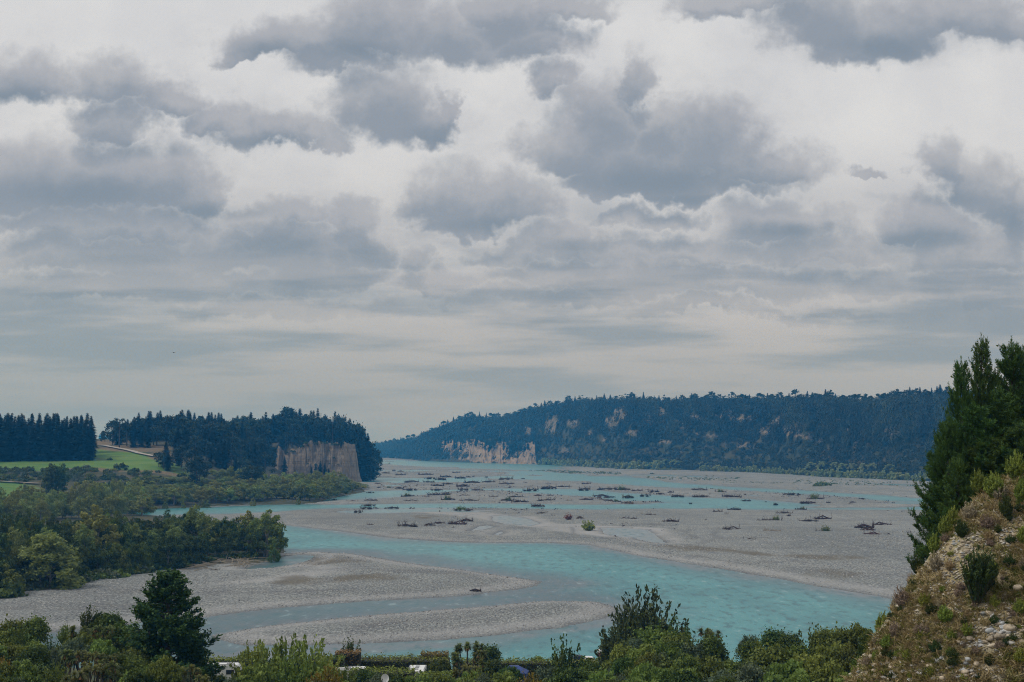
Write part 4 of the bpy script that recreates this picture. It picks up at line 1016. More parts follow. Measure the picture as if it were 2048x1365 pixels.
# ---------------------------------------------------------------- near-left willow grove
G4 = 'trees of the near grove on the left bank'
def nearb(px): return float(interp(px, [(-60,1222),(0,1205),(60,1190),(130,1184),(200,1168),(280,1155),(380,1142),(430,1130),(520,1122),(560,1112)]))
gt = [(-60,1052),(0,1030),(60,1032),(120,1040),(180,1034),(215,1026),(260,1032),(300,1040),(340,1030),(380,1024),(410,1032),(440,1040),(470,1038),(510,1030),(540,1032),(565,1048)]
LABS = ['leafy tree in the near grove on the left bank']
for px in np.arange(-50, 560, 14):
    b = nearb(px); Db = float(ground(px, b)[1]) + 7
    tp = float(interp(px, gt))
    for j in range(4):
        D = Db + 4 + j * 24 + random.uniform(-6, 6)
        if px > 480 and j > 1: continue
        if px > 420 and j > 2: continue
        u = j / 3; tt = tp + (1 - min(1, u * 1.25)) * (b - tp) * .34 + random.uniform(-5, 7)
        if px > 420: tt = tp + random.uniform(-2, 12) + (10 if j == 0 else 0)
        w = random.uniform(20, 30) * 450 / D
        key = 'grove%d' % random.choice([0, 1, 1, 2, 2, 3] if px > 30 else [0, 1, 2])
        if j == 0 and px < 400: key = random.choice(['frontgrove', 'frontgrove1', 'frontgrove'])
        wtree(px + random.uniform(-5, 5), D, tt, w, key, *[('green tree of the near grove facing the gravel on the left bank', 'front trees of the near grove'), ('green tree within the canopy of the near grove on the left bank', 'inner trees of the near grove'), ('green tree in the narrow right end of the near grove', 'trees of the narrow end of the near grove')][2 if px > 420 else (0 if j == 0 else 1)], name='broadleaf_tree', Rk=5.2, Hk=12.6, cat='tree')
for px, D, top, w, key, lab in [(105,396,1068,66,'domewillow','big pale domed willow at the front of the near grove'),(200,455,1024,48,'grove4','yellow topped tree standing highest in the middle of the near grove'),
     (540,515,1030,38,'grove4','yellow topped rounded willow at the right tip of the near grove'),(505,520,1031,30,'grove4','olive topped tree just inside the tip of the near grove'),
     (395,500,1022,36,'grove3','olive dome tree on the skyline of the near grove'),(553,497,1083,14,'grove0','small leafy sapling leaning over the water at the grove tip'),
     (30,378,1130,32,'grove0','dark green tree at the left front of the near grove')]:
    wtree(px, D, top, w, key, lab, None, name='willow_tree' if 'willow' in lab else 'broadleaf_tree', Rk=5.2, Hk=12.6, cat='tree')
for px in np.arange(-40, 300, 13):
    b = nearb(px); Db = float(ground(px, b)[1]) + 1.5
    for j in range(2):
        D = Db + j * 7 + random.uniform(-2, 2); r = random.uniform(2.2, 4.2)
        place('scrub%d' % random.choice([0, 1, 1, 2]), 'bank_bush', gx(px + random.uniform(-6, 6), D), D, float(land_z(px, D)) - .3, r, label='low bush along the gravel edge below the near grove', group='bushes along the gravel edge', cat='bush')
place('scrub1', 'bank_bush', gx(12, 372), 372, 0.8, 6, label='rusty topped bush mound at the left end of the gravel edge', cat='bush')
for px in np.arange(300, 520, 16):
    D = float(ground(px, nearb(px))[1]) + 4
    place('scrub0', 'bank_bush', gx(px, D), D, .6, random.uniform(2, 3.2), label='dark low bush on the driftwood bank below the grove', group='bushes on the driftwood bank', cat='bush')

# ---------------------------------------------------------------- far hillside woods
def hill_forest(n, seed):
    rng = np.random.RandomState(seed)
    cons = []
    for v in range(4):
        P = fir(200 + v, 1, .17, 5, 5, 0, .05); T = np.concatenate(P.T); M = np.concatenate(P.M); V = np.concatenate(P.V); Fc = np.concatenate(P.Fc)
        cons.append((V, Fc, T, M))
    rounds = []
    for v in range(3):
        P = PB(); lobes_crown(np.random.RandomState(300 + v), P, .5, .8, .05, 9, 46, .26, 'dome', .4, 1.2); rounds.append((np.concatenate(P.V), np.concatenate(P.Fc), np.concatenate(P.T), np.concatenate(P.M)))
    px = rng.uniform(745, 2120, n); s = rng.uniform(0.0, 1.06, n) ** .9
    keep = (rng.rand(n) > np.maximum(scar(px, np.clip(s, 0, 1)), .8 * scar(px, np.clip(s + .03, 0, 1))) * .80)
    # less cover on the eroded cliff
    keep &= ~((px > 862) & (px < 1072) & (s < .10)); px = px[keep]; s = s[keep]
    X, D, Z = hill_pt(px, s)
    dens = fbm(px / 20, s * 6, 3); big_ = fbm(px / 26 + 3, s * 4 + 7, 4) * 1.3  # big_: light and shade of gully relief, painted into the tree tone
    Vs, Fs, Ts, Ms = [], [], [], []; off = 0
    for i in range(len(px)):
        upper = s[i] > .42 + dens[i] * .5 or px[i] < 1080
        isr = 0
        if upper: src = cons[rng.randint(4)]; h = rng.uniform(8, 15); w = h * 1.25
        elif rng.rand() < .5: src = rounds[rng.randint(3)]; isr = 1; h = rng.uniform(3, 6); w = h * 1.5
        else: src = cons[rng.randint(4)]; h = rng.uniform(5, 9); w = h * 1.3
        a = rng.uniform(0, 6.28); ca, sa = math.cos(a), math.sin(a); V, Fc, T, M = src
        W = np.c_[(V[:, 0] * ca - V[:, 1] * sa) * w + X[i], (V[:, 0] * sa + V[:, 1] * ca) * w + D[i], V[:, 2] * h + Z[i] - .8]
        Vs.append(W); Fs.append(Fc + off); off += len(V); tn = rng.uniform(-.16, .16) + float(big_[i]); Ts.append((T - .5) * .5 + .35 + tn + (0 if upper else isr * .28)); Ms.append(M * 0)
    return npmesh('hillside_forest', np.concatenate(Vs), [np.concatenate(Fs)], [M_FARFOREST], np.concatenate(Ms), {'tone': ('FACE', np.clip(np.concatenate(Ts), 0, 1))})
M_FARFOREST = leafmat('far_forest', (0.006, 0.012, 0.007), (0.050, 0.072, 0.034), 0.0, 0.0)
hf = link('hillside_forest', hill_forest(13000, 5))
tag(hf, 'dark conifer and scrub forest covering the far valley side', 'forest', kind='stuff')
G5 = 'pines along the crest of the far valley side'
for px in list(np.arange(872, 1068, 6)) + [978, 981, 984, 975, 987, 1026, 1030, 1034, 1022, 868, 864]:   # firs creeping over the head of the eroded cliff
    a = px + random.uniform(-3, 3); D = float(hD0(a)) + 62; zt = float(interp(a, fc)) * .94
    place(random.choice(['fir1', 'pine1', 'fir3']), 'cliff_top_tree', gx(a, D), D, zt - random.uniform(4, 20), random.uniform(.6, .95), sz=random.uniform(.5, .8), label='dark tree at the upper edge of the eroded tan cliff across the river', group='trees along the eroded cliff head', cat='tree')
for px in np.concatenate([np.arange(760, 1900, 10)]):
    a = px + random.uniform(-4, 4); X, D, Z = hill_pt(a, random.uniform(.97, 1.03)); h = random.uniform(15, 25)
    openc = (1225 < a < 1262) or (1320 < a < 1335) or (1425 < a < 1480) or (1580 < a < 1610)
    key = 'openpine%d' % random.randrange(3) if openc or random.random() < .06 else random.choice(['fir0', 'fir2', 'pine1', 'pine2', 'pine3', 'pine0'])
    b = 16 if key.startswith('open') else (30 if 'fir' in key else 28)
    lab, g = 'dark pine on the crest of the far forested valley side', G5
    if openc and 1225 < a < 1262: lab, g = 'open crowned pine on the far crest above the first pale slip', 'open crowned crest pines above the first slip'
    elif openc: lab, g = 'open crowned pine on the far crest above a pale slip', 'open crowned crest pines'
    place(key, 'hilltop_pine', X, D, Z - 1, h / b * random.uniform(1.1, 1.6), sz=h / b, label=lab, group=g, cat='pine tree')
for px, h, lab in [(1264,27,'tallest round headed pine of the far crest'),(1659,27,'lone round topped pine jutting above the far crest'),(935,24,'round crowned pine on the low shoulder of the far hill')]:
    X, D, Z = hill_pt(px, 1.0); place('pine0', 'hilltop_pine', X, D, Z - 1, h / 28 * 1.0, sz=h / 28, label=lab, cat='pine tree')
G6 = 'pale willows along the foot of the far hillside'
for px in np.arange(1082, 1860, 9.5):
    a = px + random.uniform(-3, 3); D = float(hD0(a)) - 40 + random.uniform(-6, 6)
    h = random.uniform(14, 20) if a < 1400 else random.uniform(10, 15)
    if 1322 < a < 1402: continue
    place('farwillow%d' % random.randrange(2), 'willow_tree', gx(a, D), D, 0.0, random.uniform(.9, 1.5) * (1.25 if a < 1400 else .8), sz=h / 11, label='pale green willow in the row at the foot of the far hillside', group=G6, cat='willow')
for px in np.arange(1322, 1404, 8): place('scrub1', 'reed_bush', gx(px, 2360), 2360, 0, 8, sz=5, label='low flat pale green thicket at the foot of the far hillside', group='low pale thicket at the hill foot', cat='thicket')
for px, dz_ in [(1315,10),(1330,12),(1345,11),(1355,9),(1400,8),(1415,8),(1618,12),(1640,14),(1665,13),(1680,12),(1700,12),(1722,12),(1740,13),(1775,12)]:
    D = float(hD0(px)) + 40; place('farwillow1', 'willow_tree', gx(px, D), D, dz_ * .9, random.uniform(.9, 1.3), sz=.9, label='pale yellowish willow standing above the row at the hill foot', group='pale willows above the row at the hill foot', cat='willow')
for i in range(26):
    D = 8500; px = random.uniform(203, 222); place('fir%d' % random.randrange(4), 'distant_tree', gx(px, D), D, 62 + random.uniform(-8, 14), 1.6, sz=1.3, label='tiny hazy tree on the far blue rise seen through the gap', group='hazy trees on the far rise', cat='tree')
# ================================================================== DRIFTWOOD ON THE BARS
random.seed(23)
for i in range(5): PROTO['wood%d' % i] = ('one', wood_tangle(400 + i).mesh('driftwood', [M_DRYTWIG, M_DRIFT]))
for i in range(2): PROTO['gwood%d' % i] = ('one', wood_tangle(410 + i, 22, 1).mesh('driftwood_green', [M_MIDLEAF, M_DRIFT]))
for i in range(2): PROTO['rwood%d' % i] = ('one', wood_tangle(420 + i, 30, 0, True).mesh('driftwood_red', [M_REDTWIG, M_DRIFT]))
PROTO['pwood'] = ('one', wood_tangle(431, 34, 0).mesh('driftwood_pale', [M_DRIFTP, M_DRIFTP]))
def band(px, py):
    side = 'by the bluff' if px < 850 else ('in mid riverbed' if px < 1150 else ('below the willow row' if px < 1450 else 'toward the right pines'))
    row = 'on the far bars' if py < 965 else ('between the far channels' if py < 990 else ('beyond the narrow channel' if py < 1009 else ('in the narrow channel' if py < 1024 else 'on the broad near flat')))
    return row + ' ' + side
DW = [(788,943,14),(802,945,14),(771,948,20),(802,952,24),(824,965,34),(853,951,40),(913,947,18),(859,958,22),(882,960,24),(892,955,26),(921,957,24),(937,955,10),(947,954,8),(972,955,10),(1046,958,8),(1013,960,30),
 (755,969,14),(857,966,26),(896,969,22),(945,967,44),(978,966,28),(1013,969,30),(1052,967,10),(757,977,14),(779,977,18,'g'),(798,978,20),(811,976,12),(874,974,34),(927,975,30),(1019,976,10),(820,981,34),(874,981,24),(925,981,24),(954,981,26),(1048,982,12),
 (740,986,16),(816,994,34,'g'),(853,996,20),(876,992,60),(894,988,20),(927,994,28),(955,990,18),(960,995,22),(986,996,24),(1033,996,40),(706,1004,22,'r'),(668,1000,10),(742,1003,32),(769,1002,8),(785,1002,16),(822,1004,28),(864,1003,18),(896,1002,30,'g'),(937,1003,46,'r'),
 (1015,1003,34,'g'),(1040,1005,36),(736,1012,34),(730,1018,30),(787,1017,22),(925,1021,52,'G'),(771,1017,8),(718,1025,16),(879,1023,5),(740,1052,14),(810,1047,14),(814,1056,40),(861,1053,20,'r'),(878,1049,24),(915,1050,30),(933,1044,22),
 (1079,994,24,'r'),(1098,978,30),(1098,970,14),(1128,975,34),(1171,981,36),(1156,969,6),(1173,969,20),(1067,982,30),(1095,1003,50),(1101,993,14),(1122,993,12),(1127,998,7),(1138,1003,18),(1171,1001,38),(1200,995,40,'r'),(1224,995,14),(1216,1002,18),(1233,1004,18,'g'),
 (1255,1007,24,'r'),(1257,996,26),(1216,980,50),(1245,981,40,'g'),(1276,983,28),(1296,981,16),(1306,985,24),(1321,989,18),(1341,986,14),(1292,993,24),(1356,994,26),(1401,994,38),(1399,982,36),(1442,986,26,'g'),(1454,994,20),(1419,989,10),(1075,1013,34),(1083,1028,18),
 (1136,1041,20,'R'),(1162,1039,14,'r'),(1177,1062,50,'B'),(1298,1033,22),(1249,1040,16),(1267,1041,18),(1343,1046,28),(1413,1043,12),(1436,1026,18),(1453,1030,8),(1440,1062,12),(1456,1063,14),
 (1463,1062,28),(1467,995,38),(1493,1002,18),(1491,990,8),(1583,991,40),(1631,1000,42,'g'),(1616,1007,30),(1552,1010,14),(1531,1004,7),(1658,1007,14),(1706,1006,14),(1725,999,14),(1788,1006,6),(1592,1019,12),(1604,1020,20,'g'),(1467,1021,28),(1453,1030,8),(1567,1030,28),(1577,1035,14),
 (1530,1044,26),(1551,1044,24,'g'),(1616,1046,30),(1647,1041,30),(1762,1053,36,'r'),(1674,1056,8),(1694,1057,16),(1727,1059,40),(1733,1064,28,'r'),(1743,1073,34,'R2'),(1819,1069,20),(1776,1073,14),(1649,1066,34,'g'),(1545,1066,32,'p'),(1501,1083,24),(1590,1075,12),(1380,1008,10),
 (430,1143,18),(950,1183,20),(930,1175,5),(1700,1010,12)]
UL = {(925,1021):'fallen willow with green leafy ends lying at the near edge of the narrow channel',(1177,1062):'largest leafy olive bush growing alone beside the winding pale pool',(1136,1041):'reddish rounded bush behind the large leafy olive bush on the gravel',
 (1743,1073):'reddish brown driftwood heap sloping to the right on the near gravel flat',(1545,1066):'pale bleached driftwood amid the strip of green seedlings on the near flat',(950,1183):'small dark log lying on the nearest wide gravel bar',(430,1143):'dark root stump on the gravel just below the near grove',
 (814,1056):'fan shaped dark branch pile on the near side of the gravel flat',(945,967):'wide dark mass of tangled trunks among the far middle bars',(876,992):'longest line of joined driftwood between two middle channels',(1216,980):'long bushy drift line at the centre of the bars below the far hillside',
 (736,1012):'forked fallen tree lying in the water at the head of the narrow channel',(1075,1013):'thin fallen tree lying in the narrow turquoise channel',(706,1004):'red brown bushy heap near the tip of the left willow band',(1079,994):'bright reddish twig heap on the middle gravel bar',
 (1298,1033):'low dark mat like an upturned dish on the broad gravel flat',(1343,1046):'dark rounded brushwood heap on the flat with thin trail to its right',(930,1175):'tiny dark stone on the nearest gravel bar'}
def bed_h(x, y):
    return 0.35
for e in DW:
    px, py, w = e[:3]; ty = e[3] if len(e) > 3 else ''
    X, D = ground(px, py, 0.35); s = w * float(D) / F
    if ty == 'B' or ty == 'R': continue
    if ty in ('g', 'G'): key = 'gwood%d' % random.randrange(2)
    elif ty in ('r', 'R2'): key = 'rwood%d' % random.randrange(2)
    elif ty == 'p': key = 'pwood'
    else: key = 'wood%d' % random.randrange(5)
    rz = random.choice([0, math.pi]) + random.uniform(-.45, .45)
    if w < 15: rz = random.uniform(0, 6.28)
    hz = s * random.uniform(1.5, 2.3) * (1.3 if w < 16 else 1.0) * (0.62 if w > 45 else 1)
    hz = min(hz, 36)
    if w > 30: s *= .85; hz *= .8
    if py > 1022: s *= 1.25; hz *= 1.7
    col = {'g': 'green sprouting ', 'r': 'reddish brown '}.get(ty, 'dark ')
    size = 'small ' if w < 15 else ('wide ' if w > 34 else '')
    lab = UL.get((px, py)); g = None
    if lab is None: g = (col + 'driftwood ' + band(px, py)); lab = (size + col + 'driftwood pile lying ' + band(px, py))
    if g: g = size + g
    o = place(key, 'driftwood_pile', X, D, 0.25, s, rz=rz, sz=hz, label=lab, group=g, cat='driftwood')
# the lone bushes on the gravel
proto('gravelbush', spiky(500, 5, 5.5, 70, 26, .34, 1.6, .1, 1.7), M_LIGHTLEAF); proto('redbush', spiky(501, 2.6, 3.2, 70, 14, .22, 1.5, .1, 1.7), M_REDTWIG)
X, D = ground(1177, 1063); place('gravelbush', 'bush', X, D, .2, 1.25, label=UL[(1177,1062)], cat='bush')
X, D = ground(1136, 1042); place('redbush', 'bush', X, D, .2, 1.5, label=UL[(1136,1041)], cat='bush')
for px, py, w, l in [(1304,949,9,'dark rounded bush alone on the far gravel near the willow row'),(1679,957,9,'left one of two dark bushes on the far right gravel'),(1691,958,10,'right one of two dark bushes on the far right gravel'),(1645,974,34,'long low green thicket on the far bar at the right'),(1636,975,22,'dark clump at the left end of the long low thicket'),(1780,958,8,'small dark bush near the foot of the far right willows'),(1725,999,6,'thin twiggy bush on the far bar at right'),(1655,1060,18,'rounded olive bush at the right end of the seedling strip')]:
    X, D = ground(px, py); place('scrub%d' % (0 if w < 12 else 1), 'bush', X, D, 0, w * .5 * float(D) / F, sz=min(6, w * .35 * float(D) / F), label=l, cat='bush')
# seedling strips: nobody could count these
def strip(name, specs, fol, lab, seed, nper=9):
    rng = np.random.RandomState(seed); P = PB()
    for (x0, y0, x1, y1, n, sz, jy) in specs:
        t_ = rng.rand(n); px = x0 + (x1 - x0) * t_ + rng.randn(n) * 3; py = y0 + (y1 - y0) * t_ + rng.randn(n) * jy
        X, D = ground(px, py); ok_ = rivers(X, D) > 0.5; X, D = X[ok_], D[ok_]; n = len(X)
        if not n: continue
        r = sz * rng.uniform(.4, 1.3, n); k = np.repeat(np.arange(n), nper); u = rdir(rng, n * nper, .5); u[:, 2] = np.abs(u[:, 2])
        c = np.c_[X[k], D[k], np.full(n * nper, .1)] + u * r[k][:, None] * [1.6, 1.6, .9]
        P.quads(leafq(rng, c, u + rng.randn(n * nper, 3) * .5, r[k] * .75, 1.4), rng.uniform(.1, .9, n * nper))
    return tag(link(name, P.mesh(name, [fol])), lab, name.replace('_', ' '), kind='stuff')
strip('seedlings', [(1480,1060,1640,1063,60,.75,1.5),(1640,1062,1680,1064,14,.6,1),(1715,1045,1815,1048,46,.6,1.2),(1500,969,1900,972,120,1.3,1.5),(1580,962,1830,966,240,1.2,2.2),(1290,957,1480,960,190,1.3,2.0),(1440,965,1560,969,120,1.1,1.5),(1120,945,1240,948,150,1.6,1.5),(800,926,1000,934,130,2.0,1.8),(1060,941,1150,946,90,1.5,1.5),(760,925,900,930,120,2.4,1.5)], M_GREYLEAF, 'scattered low green seedlings on the gravel bars', 1)
strip('brushwood_litter', [(1480,1061,1620,1065,90,.5,2),(1690,1107,1790,1113,110,.38,3),(1700,1050,1790,1056,50,.4,2),(1550,1030,1830,1046,60,.4,6),(1000,983,1400,1003,700,.9,7),(760,962,1060,1003,1000,.9,11),(1400,980,1820,1003,400,.7,6),(780,940,1100,952,200,.9,4),(1000,1022,1830,1032,130,.8,5),(1150,1040,1830,1075,200,.65,14),(1400,1078,1820,1120,110,.5,14),(650,1035,1000,1060,50,.6,8),(1460,1040,1700,1090,70,.35,12),(740,1017,985,1018,170,.7,.5),(1040,972,1280,980,90,.8,4),(1300,1010,1460,1050,40,.4,12)], M_REDTWIG if False else M_DRIFT, 'scattered twigs and broken wood on the gravel bars', 2, 5)
# log heap under the grove
rng = np.random.RandomState(3); P = PB()
for i in range(70):
    px = rng.uniform(372, 500); py = float(interp(px, [(372,1141),(430,1131),(500,1124)])) - rng.uniform(-1, 9); X, D = ground(px, py, 1); a = rng.uniform(-.6, .6) + (math.pi if rng.rand() < .5 else 0); L = rng.uniform(3, 10)
    d = np.array([math.cos(a), math.sin(a) * 1.0, rng.uniform(-.05, .28)]); b = np.array([float(X), float(D), rng.uniform(.2, 1.3)]); P.tube([b, b + d * L * .5 + [0, 0, .1], b + d * L], [.20, .15, .05], 4, 0, rng.rand())
for i in range(60):
    px = rng.normal(476, 11); X, D = ground(px, 1128 + rng.uniform(-6, 3), 1); d = rdir(rng, 1, .6)[0]; b = np.array([float(X), float(D), rng.uniform(.2, 1.6)]); P.tube([b, b + d * rng.uniform(1, 2.6)], [.12, .04], 3, 0, rng.rand())
tag(link('log_heap', P.mesh('log_heap', [M_DRIFTP])), 'bleached logs and roots heaped along the bank below the near grove', 'driftwood', kind='stuff')

# cobbles lying on the near bars
def octas(name, X, Y, Z, r, tone, mat, parent=None, flat=.6, seed=0):
    rng = np.random.RandomState(seed); n = len(X)
    B = np.array([(1,0,0),(0,1,0),(-1,0,0),(0,-1,0),(0,0,1),(0,0,-.6)], float)
    V = B[None] * rng.uniform(.7, 1.25, (n, 6, 1)); a = rng.uniform(0, 6.28, n); ca, sa = np.cos(a)[:, None], np.sin(a)[:, None]
    W = np.stack([(V[..., 0] * ca - V[..., 1] * sa * .75), (V[..., 0] * sa + V[..., 1] * ca * .75), V[..., 2] * flat], -1) * r[:, None, None] + np.stack([X, Y, Z], -1)[:, None]
    f = np.array([(0,1,4),(1,2,4),(2,3,4),(3,0,4),(1,0,5),(2,1,5),(3,2,5),(0,3,5)]); Fc = (f[None] + (np.arange(n) * 6)[:, None, None]).reshape(-1, 3)
    return link(name, npmesh(name, W.reshape(-1, 3), [Fc], [mat], attrs={'tone': ('FACE', np.repeat(tone, 8))}), parent)
m_cob, t, bs = newmat('cobbles')
c = mixc(t, attr(t, 'tone'), (0.07, 0.07, 0.07), (0.46, 0.455, 0.44)); t.links.new(c, bs.inputs['Base Color']); bs.inputs['Roughness'].default_value = .85; bs.inputs['Specular IOR Level'].default_value = .2
rng = np.random.RandomState(9); N = 90000
px = rng.uniform(-30, 2080, N); py = 1075 + (1310 - 1075) * rng.rand(N) ** .9
X, D = ground(px, py, .3); s_ = rivers(X, D)
cl = fbm(X / 22, D / 40, 4) + .08; keep = (s_ > -.5) & (rng.rand(N) < np.clip(.30 + cl * 3.6 + .5 * (s_ < 6), .05, 1))
pl_ = poly_sd(X, D, LB); keep &= pl_ > 1
X, D, s_ = X[keep], D[keep], s_[keep]
zz = np.where(s_ > 0, 0.30 * (1 - np.exp(-s_ * 0.35)) + np.minimum(s_ * np.clip(0.030 * 500 / np.maximum(D, 300), .006, .05), .9), 0) + (fbm(X / 9, D / 14, 4) * 0.30 + fbm(X / 60, D / 120, 3) * 0.9) * np.clip(s_ / 14, 0, 1)
r = (0.00052 * D) * rng.uniform(.45, 1.25, len(X)) * np.where(rng.rand(len(X)) < .05, 1.7, 1)
tag(octas('cobbles', X, D, np.maximum(zz, 0.02) + r * .05, r, np.clip(rng.normal(.52, .26, len(X)), 0, 1), m_cob, flat=.55), 'grey river cobbles strewn over the nearest gravel bars', 'cobbles', kind='stuff')

# ================================================================== THE CAMP TERRACE
proto('leafA', bush(600, 1, .95, 5200, .085, 44), M_MIDLEAF, split=True); proto('leafB', bush(601, 1, .95, 5200, .085, 40), M_DARKLEAF, split=True)
proto('leafC', bush(602, 1, .95, 4600, .10, 34, lr=.34), M_LIGHTLEAF, split=True); proto('leafG', bush(603, 1, .9, 5200, .075, 50), M_GREYLEAF, split=True)
proto('gold', spiky(604, 1, 1, 200, 44, .042, 1.5, .2, 1.8), M_GOLDLEAF, split=True); proto('kanuka', spiky(605, 1, 1.25, 460, 80, .028, 1.5, .15, 2.0), M_KANUKA, split=True)
proto('kanukaG', spiky(606, 1, 1.2, 220, 50, .040, 1.6, .3, 2.0), M_MIDLEAF, split=True)
proto('sapling', spiky(607, 1, 2.2, 46, 50, .085, 1.15, .4, 1.5), M_DARKLEAF, split=True)
proto('shrubL', spiky(608, 1, 1.1, 240, 56, .042, 1.7, .3, 1.8), M_LIGHTLEAF, split=True)
proto('columnA', bush(609, .75, 1.6, 5200, .085, 46, 'oval', 0.1, lr=.42, rag=.6), M_MIDLEAF, split=True)
proto('columnD', bush(610, .75, 1.6, 5200, .085, 46, 'oval', 0.1, lr=.42, rag=.6), M_DARKLEAF, split=True)
for i in range(3): proto('cab%d' % i, cabbage(620 + i, 6, [5, 7, 9][i], [1.3, 1.9, 2.6][i]), M_CAB, split=True)
def tot(seed):
    rng = np.random.RandomState(seed); P = PB()
    L = lobes_crown(rng, P, 5.2, 19, 1.0, 150, 26000, .34, 'cone', .20, 1.8, rag=.5)
    P.tube([(0, 0, -1), (.1, 0, 9), (0, 0, 18)], [.42, .28, .06], 7)
    for l in L[rng.choice(len(L), 70)]: P.tube([(0, 0, max(1, l[2] - 1.5)), (l[0] * .5, l[1] * .5, l[2] - .7), l], [.10, .06, .02], 4)
    return P
def tot(seed, H=19.0):
    rng = np.random.RandomState(seed); P = PB(); P.tube([(0, 0, -1), (.1, 0, 9), (0, 0, H)], [.42, .28, .04], 7)
    B = []; Dd = []; tn = []
    for i in range(230):
        h = 1.0 + (H - 1.2) * rng.rand() ** .9; f = h / H; r = 6.4 * (1 - f) ** .60 * rng.uniform(.5, 1.25) + .30; a = rng.uniform(0, 6.283)
        up = .25 + .8 * f; p = np.array([0, 0, h - r * .25]); pts = [p]; ns = max(3, int(r / .3)); t0 = rng.uniform(-.15, .2)
        for s_ in range(ns):
            g = (s_ + 1) / ns; dv = unit(np.array([math.cos(a), math.sin(a), up * (.1 + 1.1 * g)])); p = p + dv * r / ns; pts.append(p)
            if g > .25:
                for _ in range(5): B.append(p + rng.randn(3) * .16); Dd.append(unit(dv + rng.randn(3) * .55 + [0, 0, .25])); tn.append(t0 + .12 * g)
        P.tube([pts[0], pts[len(pts) // 2], pts[-1]], [.09, .05, .02], 4)
    B = np.array(B); Dd = np.array(Dd); tn = np.array(tn); k = np.repeat(np.arange(len(B)), 7)
    c = B[k] + Dd[k] * rng.uniform(0, .5, len(k))[:, None] + rng.randn(len(k), 3) * .09
    P.quads(leafq(rng, c, rng.randn(len(k), 3), rng.uniform(.10, .22, len(k)), 2.0, unit(Dd[k] + rng.randn(len(k), 3) * .4)), .42 + tn[k] + rng.uniform(-.22, .22, len(k)))
    return P
proto('totara', tot(630), M_TOTARA, split=True)
BH = {'leafA': 1.05, 'leafB': 1.05, 'leafC': 1.05, 'leafG': 1.0, 'gold': 1.0, 'kanuka': 1.22, 'kanukaG': 1.18, 'sapling': 2.35, 'shrubL': 1.1, 'columnA': 1.75, 'columnD': 1.75, 'cab0': 6.8, 'cab1': 6.8, 'cab2': 6.8, 'totara': 19.8}
BR = {'cab0': 2.2, 'cab1': 2.8, 'cab2': 3.4, 'totara': 5.8, 'columnA': .85, 'columnD': .85, 'sapling': .85}
def plant(px, top, hw, D, key, label, name=None, cat=None, group=None, zb=None):
    x = float(ray(px, 1300)[0]) * D; z = (float(camp_z(x, D)) if zb is None else zb) - .15
    H = CAM_Z + float(ray(px, top)[1]) * D - z; r = hw * D / F
    nm = name or {'cab': 'cabbage_tree'}.get(key[:3], 'totara_tree' if key == 'totara' else ('small_tree' if H > 5 else 'shrub'))
    ct_ = cat or {'cabbage_tree': 'cabbage tree', 'totara_tree': 'tree', 'small_tree': 'tree', 'shrub': 'shrub', 'camp_tree': 'tree'}.get(nm, 'plant')
    HH, RR = SIZE[key]
    return place(key, nm, x, D, z, r / RR, sz=H / HH, label=label, cat=ct_, group=group, aspect={'c': 1.02, 's': 1.5, 'k': 1.45}.get(key[0], 1.35) if key != 'totara' else 9, height=HH)
